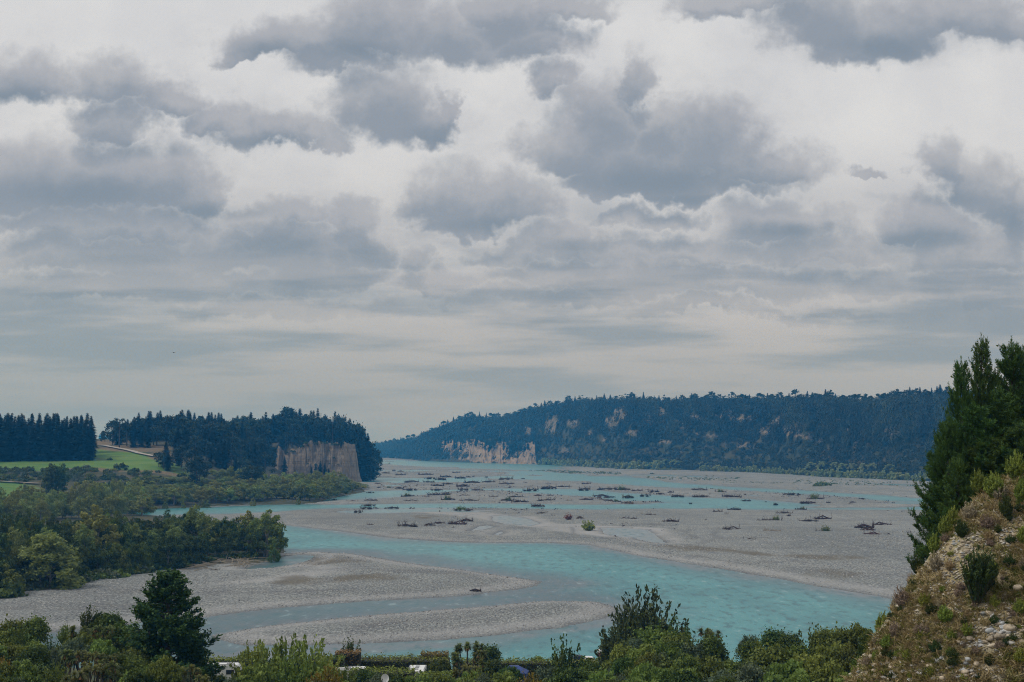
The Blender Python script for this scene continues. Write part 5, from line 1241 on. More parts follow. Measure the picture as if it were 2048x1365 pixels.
PL = [
 (335,1146,112,160,'totara','tall dark pyramidal tree towering over the left camp bushes'),
 (300,1225,52,160,'totara','dark leafy companion merging with the tall pyramidal tree on its left'),
 (385,1255,44,166,'totara','dark lower spire on the right flank of the tall pyramidal tree'),
 (28,1240,36,190,'columnA','olive rounded tree at the far left edge of the camp bushes'),
 (72,1234,26,188,'columnA','upright green tree beside the olive one at the left edge'),
 (100,1275,16,186,'sapling','thin dark sapling in the gap where the gravel shows'),
 (133,1252,16,182,'kanukaG','wispy grey twiggy shrub against the gravel'),
 (176,1212,17,178,'sapling','open leafy sapling poking above the bushes against the gravel'),
 (212,1228,40,178,'leafB','dark round bush left of the tall pyramidal tree'),(222,1226,22,174,'columnD','slim dark tree between sapling and tall pyramidal tree'),
 (248,1246,36,172,'columnD','dark column shaped tree hard against the tall pyramidal tree'),
 (168,1250,30,168,'cab1','cabbage tree with yellowish tufts beneath the open sapling'),(198,1250,26,166,'cab2','many headed cabbage tree under the dark round bush'),
 (150,1278,34,160,'leafG','grey green bush in front of the upper cabbage trees'),(206,1280,28,158,'leafC','bright yellow green bush amid the left cabbage trees'),
 (16,1292,34,166,'leafA','mid green bush below the olive rounded tree'),(50,1290,30,164,'leafC','light green bush below the upright tree at left'),(92,1300,40,160,'leafG','grey green bush at the left below the gravel gap'),
 (5,1318,20,150,'gold','golden yellow bush cut by the left frame edge'),(40,1325,40,148,'leafG','grey leaved bush in the lower left corner'),(90,1326,40,146,'columnD','dark bush low at the left'),
 (60,1345,34,136,'leafA','low green bush at the bottom left corner'),(112,1335,30,140,'kanukaG','twiggy olive shrub at the bottom beside the cabbage trees'),
 (140,1298,24,152,'cab0','cabbage tree head lit yellow at the left of its clump'),(168,1300,28,150,'cab2','broad cabbage tree clump filling the lower left'),(205,1306,28,148,'cab2','broad cabbage tree clump right of the first'),
 (182,1325,34,138,'cab2','nearest cabbage tree clump in the lower left'),(225,1320,30,140,'cab1','cabbage tree in the shade of the tall pyramidal tree'),(150,1340,26,134,'cab1','low cabbage tree at the bottom edge'),
 (250,1310,40,150,'leafB','dark bush under the tall pyramidal tree'),(270,1345,30,135,'leafC','lighter bush at the foot of the tall pyramidal tree'),(310,1338,40,140,'leafB','deep green bush at the foot of the tall pyramidal tree'),
 (382,1330,26,135,'cab2','cabbage tree below the caravan with the rounded front'),(345,1345,24,132,'cab1','small cabbage tree left of the one below the caravan'),(412,1348,22,130,'cab1','small cabbage tree right of the one below the caravan'),
 (438,1350,18,170,'leafB','round dark bush hiding part of the rounded caravan'),(470,1358,34,140,'leafG','pale grey green bush below the rounded caravan'),
 (520,1298,48,160,'shrubL','light green feathery shrub right of the rounded caravan'),(560,1288,50,158,'shrubL','tallest light green feathery shrub in the centre left'),(612,1288,52,156,'shrubL','second tall light green feathery shrub'),
 (650,1318,40,160,'shrubL','light green shrub reaching toward the hedge'),(512,1332,40,140,'leafC','bright leafy bush in front of the feathery shrubs'),(580,1330,50,140,'kanukaG','olive twiggy shrub in front of the feathery shrubs'),
 (655,1338,30,132,'gold','golden brown bush low in the centre left'),(690,1338,22,140,'kanukaG','olive bush beside the golden brown one'),(632,1350,24,128,'gold','second golden bush at the bottom edge'),
 (700,1276,17,238,'sapling','small dark tree standing alone behind the hedge against the river'),(498,1302,22,226,'leafC','rounded yellow green bush behind the feathery shrubs'),
 (735,1340,34,168,'leafB','dark bush in front of the white roof'),(790,1350,30,160,'leafB','dark green bush near the satellite dish'),(752,1352,26,150,'leafG','greyish bush left of the satellite dish'),
 (835,1352,40,158,'leafC','light green low bush below the camper roof with hatches'),(880,1322,26,205,'leafB','dark bush between the white camper roof and the cabbage tree'),(880,1345,34,165,'leafA','green bush below the dark one near the white camper'),
 (935,1283,32,205,'cab2','tall cabbage tree with orange brown skirts in the middle of the camp'),(912,1305,20,200,'cab0','shorter cabbage tree leaning left of the tall middle one'),(958,1300,20,202,'cab0','cabbage tree right of the tall middle one'),
 (930,1330,34,185,'cab2','low cabbage tree heads beneath the tall middle cabbage tree'),(978,1290,24,216,'columnD','round dark evergreen beside the tall middle cabbage tree'),(988,1318,18,212,'columnD','dark evergreen flank beside the round dark evergreen'),
 (955,1345,36,160,'kanukaG','brownish olive shrub below the middle cabbage tree'),(1005,1345,30,165,'leafC','light green bush left of the blue tent'),(1020,1335,24,172,'leafB','dark bush overlapping the blue tent'),(1060,1350,30,160,'gold','small golden bush below the blue tent'),
 (1076,1313,19,228,'leafC','rounded yellow green bush on the end of the hedge'),(1130,1277,30,195,'sapling','slim open tree with dark leaves in front of the river'),(1118,1300,22,192,'sapling','lower open sapling beside the slim open tree'),
 (1095,1335,34,170,'leafG','grey green bush under the slim open tree'),(1140,1335,40,165,'leafB','dark bush under the slim open tree'),(1185,1320,34,180,'leafA','green bush below the loaded pickup'),(1215,1308,24,215,'leafC','light bush in front of the white camper with brown side'),
 (1240,1312,52,178,'leafA','broad olive bush below the white camper with brown side'),(1282,1325,40,168,'leafC','light green bush right of the broad olive one'),(1200,1345,44,148,'leafC','light green bush at the bottom below the pickup'),(1310,1338,34,155,'leafG','greyish rounded bush at the bottom centre right'),
 (1288,1202,80,200,'kanuka','big dark brownish spiky crowned tree rising above the river bank'),(1244,1252,36,196,'kanuka','dark spiky left flank of the big spiky crowned tree'),(1348,1238,28,194,'sapling','dark sapling on the right shoulder of the big spiky tree'),(1372,1256,14,193,'sapling','thin dark sapling pointing over the water'),
 (1255,1280,28,190,'columnD','dark leafy tree at the left foot of the big spiky tree'),(1288,1222,54,204,'columnD','dark leafy tree standing within the big spiky crowned one'),(1305,1258,48,182,'columnA','green tree in front of the big spiky tree'),(1350,1268,44,178,'columnA','green tree right of the one before the big spiky tree'),
 (1415,1256,30,188,'cab2','yellowish tufted cabbage tree at the edge of the open water'),(1425,1272,30,184,'columnA','rounded olive tree below the yellowish tufted cabbage tree'),(1442,1292,14,186,'sapling','small drooping sapling at the edge of the water gap'),
 (1385,1295,50,165,'columnD','dark green tree mass right of centre'),(1330,1315,44,158,'columnD','dark tree below the green trees right of centre'),(1420,1320,50,160,'leafA','olive bush below the water gap'),(1465,1322,30,180,'leafC','low light bush closing the water gap'),
 (1498,1272,26,190,'leafG','grey green round bush right of the water gap'),(1508,1282,30,184,'columnA','green tree merged with the grey round bush'),(1550,1258,32,180,'columnD','dark knobbly topped tree right of the water gap'),(1580,1266,26,176,'columnD','dark tree right of the knobbly topped tree'),
 (1540,1290,50,165,'columnA','olive tree below the knobbly topped tree'),(1600,1295,34,168,'columnD','dark tree hollow between the two right hand groups'),(1627,1254,24,170,'sapling','open leafy tree between the knobbly tree and the stony slope'),(1650,1258,30,166,'columnA','green tree beside the open leafy tree'),
 (1690,1256,36,160,'columnA','bushy green tree leaning on the stony slope'),(1722,1248,26,158,'leafA','green bush against the upper edge of the stony slope'),(1660,1290,46,150,'leafC','bright green bush left of the two round boulders'),(1705,1290,36,146,'leafA','bright green bush touching the two round boulders'),
 (1620,1310,50,145,'leafC','light green bush in the lower right group'),(1570,1325,50,140,'leafC','light green bush at the bottom right group edge'),(1500,1330,50,145,'leafG','blue green bush at the bottom right of centre'),(1440,1345,50,140,'leafG','blue green bush at the bottom'),
 (1370,1345,44,140,'leafB','deep shadowed bush at the bottom right of centre'),(1660,1330,50,130,'leafA','green bush at the foot of the stony slope'),(1600,1350,40,126,'leafC','lowest bright bush at the foot of the stony slope'),(1700,1345,30,120,'leafC','bright bush under the stony slope edge'),
]
for e in PL: plant(*e)
TL = [(-30,1245),(60,1240),(100,1288),(170,1235),(260,1238),(330,1205),(400,1280),(428,1335),(480,1322),(560,1300),(640,1305),(676,1330),(690,1352),(870,1352),(900,1330),(960,1320),(1010,1340),(1080,1335),(1150,1325),(1220,1312),(1260,1250),(1330,1260),(1400,1270),(1440,1315),(1475,1318),(1500,1290),(1560,1272),(1620,1275),(1700,1262),(1760,1262)]
for row, dy in enumerate((26, 52, 80, 108)):
    for px in np.arange(-30, 1760, 25):
        a = px + random.uniform(-8, 8); top = float(interp(a, TL)) + dy + random.uniform(-9, 9)
        if (275 < a < 415 and row < 3) or (125 < a < 250 and row > 0): continue
        if top > 1392 or (415 < a < 480 and top < 1352) or (1000 < a < 1062 and top < 1348): continue
        plant(a, top, random.uniform(24, 36), 168 - row * 11 + random.uniform(-4, 4), random.choice(['leafA', 'leafC', 'columnA', 'leafG', 'leafB', 'shrubL' if 470 < a < 700 else 'leafA']), 'green bush filling the left camp thicket' if a < 430 else ('light bush filling the middle of the camp planting' if a < 1000 else 'green bush filling the thicket at the lower right'), name='thicket_bush', cat='bush', group='left camp thicket' if a < 430 else ('middle camp planting' if a < 1000 else 'lower right thicket'))
for i in range(60):                              # undergrowth that closes the gaps low down
    px = random.uniform(-40, 1720); D = random.uniform(120, 172)
    if 1440 < px < 1475: D = random.uniform(120, 150)
    topy = random.uniform(1352, 1390)
    if 690 < px < 860: topy += 12
    plant(px, topy, random.uniform(24, 40), D, random.choice(['leafA', 'leafB', 'leafG', 'leafC']), 'green bush in the low growth along the bottom of the camp', name='undergrowth_bush', cat='bush', group='low growth along the bottom edge')

# clipped hedges: a twiggy core part and a leaf shell
m_core = plain('hedge_core', (0.025, 0.025, 0.015), .9, .2, 2.0)
def hedge(px0, px1, D, top, depth, H, label, mat=M_HEDGE, seed=0, D1=None, rag=.25):
    rng = np.random.RandomState(seed); D1 = D1 or D
    a = np.array([float(ray(px0, top)[0]) * D, D]); b = np.array([float(ray(px1, top)[0]) * D1, D1]); L = np.linalg.norm(b - a); ax = (b - a) / L; nx = np.array([-ax[1], ax[0]])
    zt = CAM_Z + float(ray(px0, top)[1]) * D; n = int(L * 130 + 300)
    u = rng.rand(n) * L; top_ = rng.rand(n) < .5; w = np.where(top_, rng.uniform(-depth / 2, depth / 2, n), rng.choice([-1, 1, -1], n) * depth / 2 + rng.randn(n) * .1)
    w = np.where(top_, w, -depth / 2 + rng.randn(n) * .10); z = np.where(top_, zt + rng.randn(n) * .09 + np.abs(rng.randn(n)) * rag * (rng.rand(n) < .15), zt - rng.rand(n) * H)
    z = z + fbm(u / 2.2 + seed, u * 0 + seed, 3) * .35
    c = np.c_[a[0] + ax[0] * u + nx[0] * w, a[1] + ax[1] * u + nx[1] * w, z]
    nr = np.where(top_[:, None], [[0, 0, 1.]], [[nx[0] * -1, nx[1] * -1, .15]]) + rng.randn(n, 3) * .55
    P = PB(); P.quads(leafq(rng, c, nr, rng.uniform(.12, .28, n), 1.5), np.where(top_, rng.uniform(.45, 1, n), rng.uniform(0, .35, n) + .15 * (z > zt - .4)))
    root = bpy.data.objects.new('hedge', None); COL.objects.link(root); root.location = ((a[0] + b[0]) / 2, (a[1] + b[1]) / 2, zt - H)
    f = link('foliage', P.mesh('foliage', [mat]), root); f.location = [-v for v in root.location]
    V = []; 
    for (u_, w_, z_) in [(0.1,-.4,-H),(L-.1,-.4,-H),(L-.1,.4,-H),(.1,.4,-H),(0.1,-.4,-.25),(L-.1,-.4,-.25),(L-.1,.4,-.25),(.1,.4,-.25)]:
        w_ = w_ * depth; V.append((a[0] + ax[0] * u_ + nx[0] * w_ - root.location.x, a[1] + ax[1] * u_ + nx[1] * w_ - root.location.y, zt + z_ - root.location.z))
    link('core', npmesh('core', np.array(V), [np.array([(0,3,2,1),(4,5,6,7),(0,1,5,4),(1,2,6,5),(2,3,7,6),(3,0,4,7)])], [m_core]), root)
    return tag(root, label, 'hedge')
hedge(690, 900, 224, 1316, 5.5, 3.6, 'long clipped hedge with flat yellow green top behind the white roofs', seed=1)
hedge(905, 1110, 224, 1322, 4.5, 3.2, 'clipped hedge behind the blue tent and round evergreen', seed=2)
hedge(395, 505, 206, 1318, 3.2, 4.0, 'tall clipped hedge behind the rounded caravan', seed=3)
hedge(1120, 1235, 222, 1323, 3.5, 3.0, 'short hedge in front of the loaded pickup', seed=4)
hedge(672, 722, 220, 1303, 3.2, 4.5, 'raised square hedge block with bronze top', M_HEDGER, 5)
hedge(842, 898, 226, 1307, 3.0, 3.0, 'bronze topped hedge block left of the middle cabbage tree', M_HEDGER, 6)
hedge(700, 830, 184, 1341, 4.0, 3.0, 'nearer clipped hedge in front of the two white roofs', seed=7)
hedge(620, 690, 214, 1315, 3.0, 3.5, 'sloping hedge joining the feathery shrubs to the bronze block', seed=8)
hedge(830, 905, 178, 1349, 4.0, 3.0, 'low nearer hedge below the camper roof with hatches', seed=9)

# ---------------------------------------------------------------- campers, tent, pickup, dish, posts
import bmesh
M_WHITE = plain('white_panel', (0.78, 0.78, 0.76), .35, .04, 1.5); M_GLASS = plain('dark_window', (0.03, 0.035, 0.045), .1); M_GREYP = plain('grey_plastic', (0.30, 0.31, 0.32), .5)
M_BROWNP = plain('brown_stripe', (0.16, 0.07, 0.05), .5); M_RUB = plain('rubber', (0.02, 0.02, 0.02), .8); M_METAL = plain('steel', (0.45, 0.46, 0.48), .35, metal=1.0)
M_BLUE = plain('blue_canvas', (0.035, 0.07, 0.24), .75, .12, 2.0); M_NAVY = plain('navy_cover', (0.018, 0.022, 0.05), .6, .2, 3.0); M_POST = plain('post_wood', (0.12, 0.095, 0.07), .9, .3, 6)
def bmobj(name, build, mat, parent, bev=0.0, loc=None):
    bm = bmesh.new(); build(bm)
    if bev: bmesh.ops.bevel(bm, geom=[e for e in bm.edges if e.calc_face_angle(0) > .6], offset=bev, segments=2, affect='EDGES')
    me = bpy.data.meshes.new(name); bm.to_mesh(me); bm.free(); me.materials.append(mat); o = link(name, me, parent)
    if loc: o.location = loc
    return o
def bxx(x0, x1, y0, y1, z0, z1):
    def b(bm):
        r = bmesh.ops.create_cube(bm, size=1)
        for v in r['verts']: v.co = ((x0 + x1) / 2 + v.co.x * (x1 - x0), (y0 + y1) / 2 + v.co.y * (y1 - y0), (z0 + z1) / 2 + v.co.z * (z1 - z0))
    return b
def prof(pts, y0, y1):                     # extruded side profile (x,z)
    def b(bm):
        a = [bm.verts.new((x, y0, z)) for x, z in pts]; c = [bm.verts.new((x, y1, z)) for x, z in pts]
        bm.faces.new(a); bm.faces.new(c[::-1]); n = len(pts)
        for i in range(n): bm.faces.new((a[(i + 1) % n], a[i], c[i], c[(i + 1) % n]))
        bmesh.ops.recalc_face_normals(bm, faces=bm.faces)
    return b
def cyl(r, y0, y1, n=16):
    return prof([(r * math.cos(i * 6.2832 / n), r * math.sin(i * 6.2832 / n)) for i in range(n)], y0, y1)
def empty(name, x, y, z, rz, label, cat, group=None):
    o = bpy.data.objects.new(name, None); COL.objects.link(o); o.location = (x, y, z); o.rotation_euler = (0, 0, rz); return tag(o, label, cat, group)
def wheels(root, xs, y, r=.33):
    for x in xs:
        for s_ in (-1, 1):
            w = bmobj('wheel', cyl(r, -.1, .1), M_RUB, root, .02, (x, s_ * y, r)); bmobj('rim', cyl(r * .6, -.108, .108, 12), M_METAL, w)
def caravan(px, top, D, rz, label, L=5.2, W=2.2, H=2.65, hatches=2, rounded=True, stripe=None, nm='caravan'):
    x = float(ray(px, top)[0]) * D; z = CAM_Z + float(ray(px, top)[1]) * D - H
    root = empty(nm, x, D, z, rz, label, nm)
    R = .75; h = L / 2
    if rounded: pts = [(-h, .45), (h - .25, .45), (h, .9)] + [(h - .02 - .55 * (1 - math.cos(a)), 1.7 + (H - 1.7) * math.sin(a)) for a in np.linspace(0, 1.57, 8)] + [(-h + .25 * (1 - math.cos(a)), H - .35 + .35 * math.sin(a)) for a in np.linspace(1.57, 0, 5)]
    else: pts = [(-h, .4), (h, .4), (h, H - .12), (h - .15, H), (-h + .1, H), (-h, H - .1)]
    bmobj('body', prof(pts, -W / 2, W / 2), M_WHITE, root, .06)
    for s_ in (-1, 1):
        for x0, x1 in ((-h + .5, -h + 1.5), (h - 1.9, h - .8)):
            w = bmobj('window', bxx(x0, x1, s_ * (W / 2 - .01), s_ * (W / 2 + .02), 1.35, 2.0), M_GREYP, root, .01); bmobj('pane', bxx(x0 + .05, x1 - .05, s_ * (W / 2 + .012), s_ * (W / 2 + .03), 1.4, 1.95), M_GLASS, w)
    d = bmobj('door', bxx(-.1, .55, -W / 2 - .025, -W / 2 + .01, .5, 2.3), M_WHITE, root, .015); bmobj('handle', bxx(.42, .5, -W / 2 - .06, -W / 2 - .02, 1.25, 1.32), M_GREYP, d)
    for i in range(hatches):
        xx = -h + L * (i + 1) / (hatches + 1); hc = bmobj('roof_hatch', bxx(xx - .3, xx + .3, -.28, .28, H - .01, H + .09), M_GREYP, root, .03)
    bmobj('roof_rail', bxx(-h + .5, h - .9, W / 2 - .14, W / 2 - .08, H - .01, H + .08), M_GREYP, root); bmobj('roof_rail', bxx(-h + .5, h - .9, -W / 2 + .08, -W / 2 + .14, H - .01, H + .08), M_GREYP, root)
    if stripe: bmobj('side_stripe', bxx(-h + .05, h - .05, -W / 2 - .012, -W / 2 + .01, 1.0, H - .35), stripe, root)
    wheels(root, [-.1] if rounded else [-h + 1.2, h - 1.0], W / 2 - .12)
    return root
caravan(446, 1328, 198, math.radians(4), 'white caravan with rounded front and grey side window below the left hedge', 4.9)
caravan(698, 1336, 212, math.radians(12), 'white camper roof with sloping left edge behind the dark bush', 5.2, 2.2, 2.6, 1, False, nm='campervan')
caravan(834, 1336, 205, math.radians(90), 'white camper seen end on with dark roof hatches between two hedges', 5.6, 2.4, 2.7, 3, False, nm='campervan')
caravan(1222, 1300, 250, math.radians(-6), 'white camper with two dark roof hatches and brown side beside the river', 4.6, 2.1, 2.9, 2, False, M_BROWNP, nm='campervan')
# blue tent
D = 198; x = float(ray(1030, 1328)[0]) * D; zt = CAM_Z + float(ray(1030, 1328)[1]) * D
tr = empty('tent', x, D, zt - 2.7, math.radians(-8), 'blue hip roofed tent behind the dark bush in the camp', 'tent')
def tentroof(bm):
    a = [bm.verts.new(v) for v in [(-2.1,-1.6,1.75),(2.1,-1.6,1.75),(2.1,1.6,1.75),(-2.1,1.6,1.75),(-.9,0,2.7),(.6,0,2.7)]]
    for f in ((0,1,5,4),(1,2,5),(2,3,4,5),(3,0,4),(3,2,1,0)): bm.faces.new([a[i] for i in f])
bmobj('roof', tentroof, M_BLUE, tr); bmobj('wall', bxx(-2, 2, -1.5, 1.5, .02, 1.745), M_BLUE, tr)
for sx_, sy_ in ((-1,-1),(1,-1),(-1,1),(1,1)): bmobj('pole', bxx(sx_ * 2.03 - .03, sx_ * 2.03 + .03, sy_ * 1.53 - .03, sy_ * 1.53 + .03, 0, 1.74), M_METAL, tr)
bmobj('ridge_seam', bxx(-.92, .62, -.03, .03, 2.69, 2.73), plain('seam', (.35, .38, .5), .7), tr)
tr.scale = (.85, .85, .92)
# pickup with a covered load
D = 236; x = float(ray(1176, 1312)[0]) * D; zt = CAM_Z + float(ray(1176, 1312)[1]) * D
pk = empty('pickup_truck', x, D, zt - 1.75, math.radians(3), 'white pickup with dark covered load and poles parked by the river hedge', 'pickup')
bmobj('body', prof([(-2.5,.45),(2.5,.45),(2.55,.85),(1.7,1.0),(1.1,1.02),(-2.5,1.0)], -.88, .88), M_WHITE, pk, .05)
bmobj('cab', prof([(1.15,1.03),(.75,1.6),(-.5,1.62),(-.62,1.03)], -.78, .78), M_WHITE, pk, .05)
w = bmobj('windscreen', prof([(1.13,1.08),(.80,1.56),(.84,1.57),(1.18,1.09)], -.68, .68), M_GLASS, pk)
for s_ in (-1, 1): bmobj('side_window', prof([(.98,1.1),(.68,1.52),(-.42,1.54),(-.5,1.1)], s_ * .77, s_ * .80), M_GLASS, pk)
bmobj('covered_load', prof([(-2.45,1.02),(-.7,1.02),(-.72,1.62),(-.95,1.78),(-2.1,1.80),(-2.4,1.6)], -.8, .8), M_NAVY, pk, .06)
for y_ in (-.3, .1, .35): bmobj('pole', prof([(-2.9,1.95 + y_ * .3),(-1.5,1.82),(-1.5,1.86),(-2.9,2.0 + y_ * .3)], y_, y_ + .05), M_METAL, pk)
for y_ in (-.6, .6): bmobj('headlight', bxx(2.5, 2.57, y_ - .15, y_ + .15, .68, .84), plain('lamp_glass', (.6, .6, .58), .15), pk)
wheels(pk, [-1.6, 1.65], .8, .36)
# satellite dish
D = 150; x = float(ray(769, 1357)[0]) * D; zd = CAM_Z + float(ray(769, 1357)[1]) * D
sd_ = empty('satellite_dish', x, D, zd - 2.2, math.radians(20), 'small white satellite dish on a pole among the bushes at the bottom', 'satellite dish')
def dish(bm):
    prev = None
    for i in range(5):
        r = .42 * i / 4; ring = [bm.verts.new((r * math.cos(a), .12 * (i / 4) ** 2, r * math.sin(a) * 1.1)) for a in np.linspace(0, 6.2832, 21)[:-1]] if i else [bm.verts.new((0, 0, 0))]
        if prev:
            for j in range(20):
                if len(prev) == 1: bm.faces.new((prev[0], ring[j], ring[(j + 1) % 20]))
                else: bm.faces.new((prev[j], ring[j], ring[(j + 1) % 20], prev[(j + 1) % 20]))
        prev = ring
d_ = bmobj('dish', dish, M_WHITE, sd_, 0, (0, -.1, 2.2)); d_.rotation_euler = (math.radians(165), 0, 0)
bmobj('pole', bxx(-.025, .025, -.03, .02, 0, 2.2), M_METAL, sd_); bmobj('feed_arm', bxx(-.015, .015, -.6, -.1, 1.95, 1.98), M_METAL, sd_)
for i, (px, py) in enumerate([(811,1313),(1016,1320),(1097,1321),(1255,1316)]):
    D = 238; x = float(ray(px, py)[0]) * D; zt = CAM_Z + float(ray(px, py)[1]) * D
    o = link('fence_post', npmesh('fence_post', np.array([(a * r_, b * r_, z_) for z_, r_ in ((-1.3, .07), (0, .07), (.06, .03)) for a, b in ((1, 0), (.5, .87), (-.5, .87), (-1, 0), (-.5, -.87), (.5, -.87))]),
             [np.array([(i0 + k * 6, (i0 + 1) % 6 + k * 6, (i0 + 1) % 6 + k * 6 + 6, i0 + k * 6 + 6) for k in range(2) for i0 in range(6)]), np.array([(12,13,14,15,16,17)])], [M_POST]), loc=(x, D, zt))
    tag(o, 'dark fence post showing just above the hedge by the river', 'post', 'fence posts by the river')
# bird
rng = np.random.RandomState(1); P = PB(); D = 260
P.tube([(-.22,0,0),(-.1,0,.01),(.05,0,.03),(.18,0,.04),(.24,0,.03)], [.012,.05,.065,.04,.006], 7, 0, .2)
for s_ in (-1, 1):
    q = np.array([[(-.06, s_ * .04, .03), (.1, s_ * .04, .03), (.08, s_ * .32, .12), (-.04, s_ * .30, .12)], [(-.04, s_ * .30, .12), (.08, s_ * .32, .12), (-.02, s_ * .62, .03), (-.06, s_ * .60, .03)]]); P.quads(q, .2)
b = link('bird', P.mesh('bird', [M_NAVY])); u, v = ray(347, 706); b.location = (float(u) * D, D, CAM_Z + float(v) * D); b.rotation_euler = (.1, .1, 1.2); tag(b, 'small dark bird flying low over the left woods', 'bird')

# ================================================================== THE STONY SLOPE
M_STRAW = leafmat('straw_grass', (0.22, 0.175, 0.075), (0.54, 0.45, 0.22), .2, 0); M_OLG = leafmat('olive_grass', (0.09, 0.10, 0.022), (0.27, 0.28, 0.07), .2, 0)
random.seed(5)
ROCKS = [rockmesh(i) for i in range(6)]
def stonemat(name, lo, hi):
    m, t, bs = newmat(name); tc = t.nodes.new('ShaderNodeTexCoord'); n = noise(t, tc.outputs['Object'], 2.5, 5, .65); oi = t.nodes.new('ShaderNodeObjectInfo')
    c = mixc(t, n.ss(.3, .7), lo, hi); hv = t.nodes.new('ShaderNodeHueSaturation'); t.links.new(c, hv.inputs['Color']); t.links.new(S(t, oi.outputs['Random']).lin(0, 1, .6, 1.25).o, hv.inputs['Value'])
    t.links.new(hv.outputs[0], bs.inputs['Base Color']); bs.inputs['Roughness'].default_value = .9; bs.inputs['Specular IOR Level'].default_value = .2; setbump(t, bs, n, .5, .03); return m
SM = [stonemat('stone_grey', (.30, .29, .27), (.56, .54, .50)), stonemat('stone_tan', (.34, .28, .20), (.58, .49, .37)), stonemat('stone_bluish', (.26, .27, .27), (.48, .49, .485))]
RM = [npmesh('stone', V, [Fc], [SM[i % 3]], smooth=True) for i, (V, Fc) in enumerate(ROCKS)]
SZONE = [(1905,1100,45,55,60,8),(1925,1150,35,40,26,8),(2020,1085,30,30,40,7),(1995,1250,45,35,46,11),(1960,1290,30,14,16,13),(2010,1275,25,14,8,20),(1900,1190,60,30,14,7),(1830,1345,90,22,46,11),(1960,1350,80,18,24,12),(1745,1345,40,20,14,10),(1850,1290,90,45,26,7),(1800,1240,50,30,10,7),(2030,1190,16,10,4,18)]
sp = [(1748,1302,13),(1743,1318,16),(1831,1247,17),(1849,1247,12),(1820,1232,10),(1925,1291,15),(1895,1278,13),(1918,1288,16),(1993,1308,15),(2022,1292,22),(2035,1185,24),(1788,1352,18),(1770,1358,14),(1885,1362,18),(1900,1340,16),(1820,1355,12),(1930,1350,20),(1983,1262,13),(2000,1270,15),(1948,1243,12)]
for (a, b, ra, rb, n, s_) in SZONE:
    for i in range(n): sp.append((random.gauss(a, ra * .6), random.gauss(b, rb * .6), s_ * random.uniform(.6, 1.5)))
sp = [e for e in sp if e[0] < 2075 and e[1] < 1385][:296]
A_ = np.array(sp); hx, hy, hz, ok = slope_hit(A_[:, 0], A_[:, 1])
for i in range(len(sp)):
    if not ok[i]: continue
    r = sp[i][2] * hy[i] / F * .5; o = bpy.data.objects.new('stone', RM[i % 6]); COL.objects.link(o); o.parent = hillside
    o.location = (hx[i], hy[i], hz[i] + r * .25); o.scale = (r * random.uniform(.9, 1.3), r, r * random.uniform(.8, 1.1)); o.rotation_euler = (random.uniform(-.5, .5), random.uniform(-.5, .5), random.uniform(0, 6.28))
rng = np.random.RandomState(17); n = 34000
px = rng.uniform(1660, 2680, n); py = rng.uniform(780, 1390, n); hx, hy, hz, ok = slope_hit(px, py)
dens = fbm(hx / 2.2, hy / 2.2, 3) + .02
for (a, b, ra, rb, _, _) in SZONE: dens += .35 * np.exp(-((px - a) / ra) ** 2 - ((py - b) / rb) ** 2)
k = ok & (rng.rand(n) < np.clip(dens * 3.2, .10, 1)); m = k.sum()
m_peb, t, bs = newmat('pebbles'); c = mixc(t, attr(t, 'tone'), (0.14, 0.12, 0.09), (0.60, 0.54, 0.43)); t.links.new(c, bs.inputs['Base Color']); bs.inputs['Roughness'].default_value = .9
pb = octas('pebbles', hx[k], hy[k], hz[k] + .02, rng.uniform(.03, .10, m) * np.where(rng.rand(m) < .1, 1.6, 1), rng.rand(m), m_peb, hillside, .7, 4); pb['kind'] = 'stuff'

# dry grass and low herbs over the slope
def tufts(name, n, fol, seed, hmin, hmax, nb, lab, dz=None, lean=.5, w=.022):
    rng = np.random.RandomState(seed); px = rng.uniform(1660, 2680, n); py = rng.uniform(760, 1390, n); hx, hy, hz, ok = slope_hit(px, py)
    d = fbm(hx / 2.0 + seed, hy / 2.0, 3)
    for (a, b, ra, rb, _, _) in SZONE[:6] + [(1960, 1330, 40, 30, 0, 0)]: d -= .30 * np.exp(-((px - a) / ra) ** 2 - ((py - b) / rb) ** 2)
    k = ok & (d > rng.uniform(-.32, .10, n)); hx, hy, hz = hx[k], hy[k], hz[k]; N = len(hx); P = PB()
    i = np.repeat(np.arange(N), nb); dd = unit(np.c_[rng.randn(N * nb) * lean - .12, rng.randn(N * nb) * lean - .15, np.ones(N * nb)]); L = rng.uniform(hmin, hmax, N)[i] * rng.uniform(.6, 1.1, N * nb)
    b = np.c_[hx[i] + rng.randn(N * nb) * .07, hy[i] + rng.randn(N * nb) * .07, hz[i] - .03]; m_ = b + dd * (L * .55)[:, None]; t_ = b + dd * L[:, None] + np.c_[dd[:, 0] * L * .45, dd[:, 1] * L * .45, -L * .12]
    s_ = unit(np.cross(dd, rdir(rng, N * nb))) * w; tn = rng.uniform(-.25, .25, N)[i] + rng.uniform(.25, .75, N * nb)
    P.quads(np.stack([b - s_, b + s_, m_ + s_ * .8, m_ - s_ * .8], 1), tn); P.quads(np.stack([m_ - s_ * .8, m_ + s_ * .8, t_ + s_ * .2, t_ - s_ * .2], 1), tn + .1)
    return tag(link(name, P.mesh(name, [fol])), lab, 'grass', kind='stuff')
tufts('dry_grass', 17000, M_STRAW, 3, .18, .42, 12, 'dry straw coloured grass on the stony slope')
tufts('green_grass', 11500, M_OLG, 4, .15, .36, 12, 'olive green grass and herbs on the stony slope')
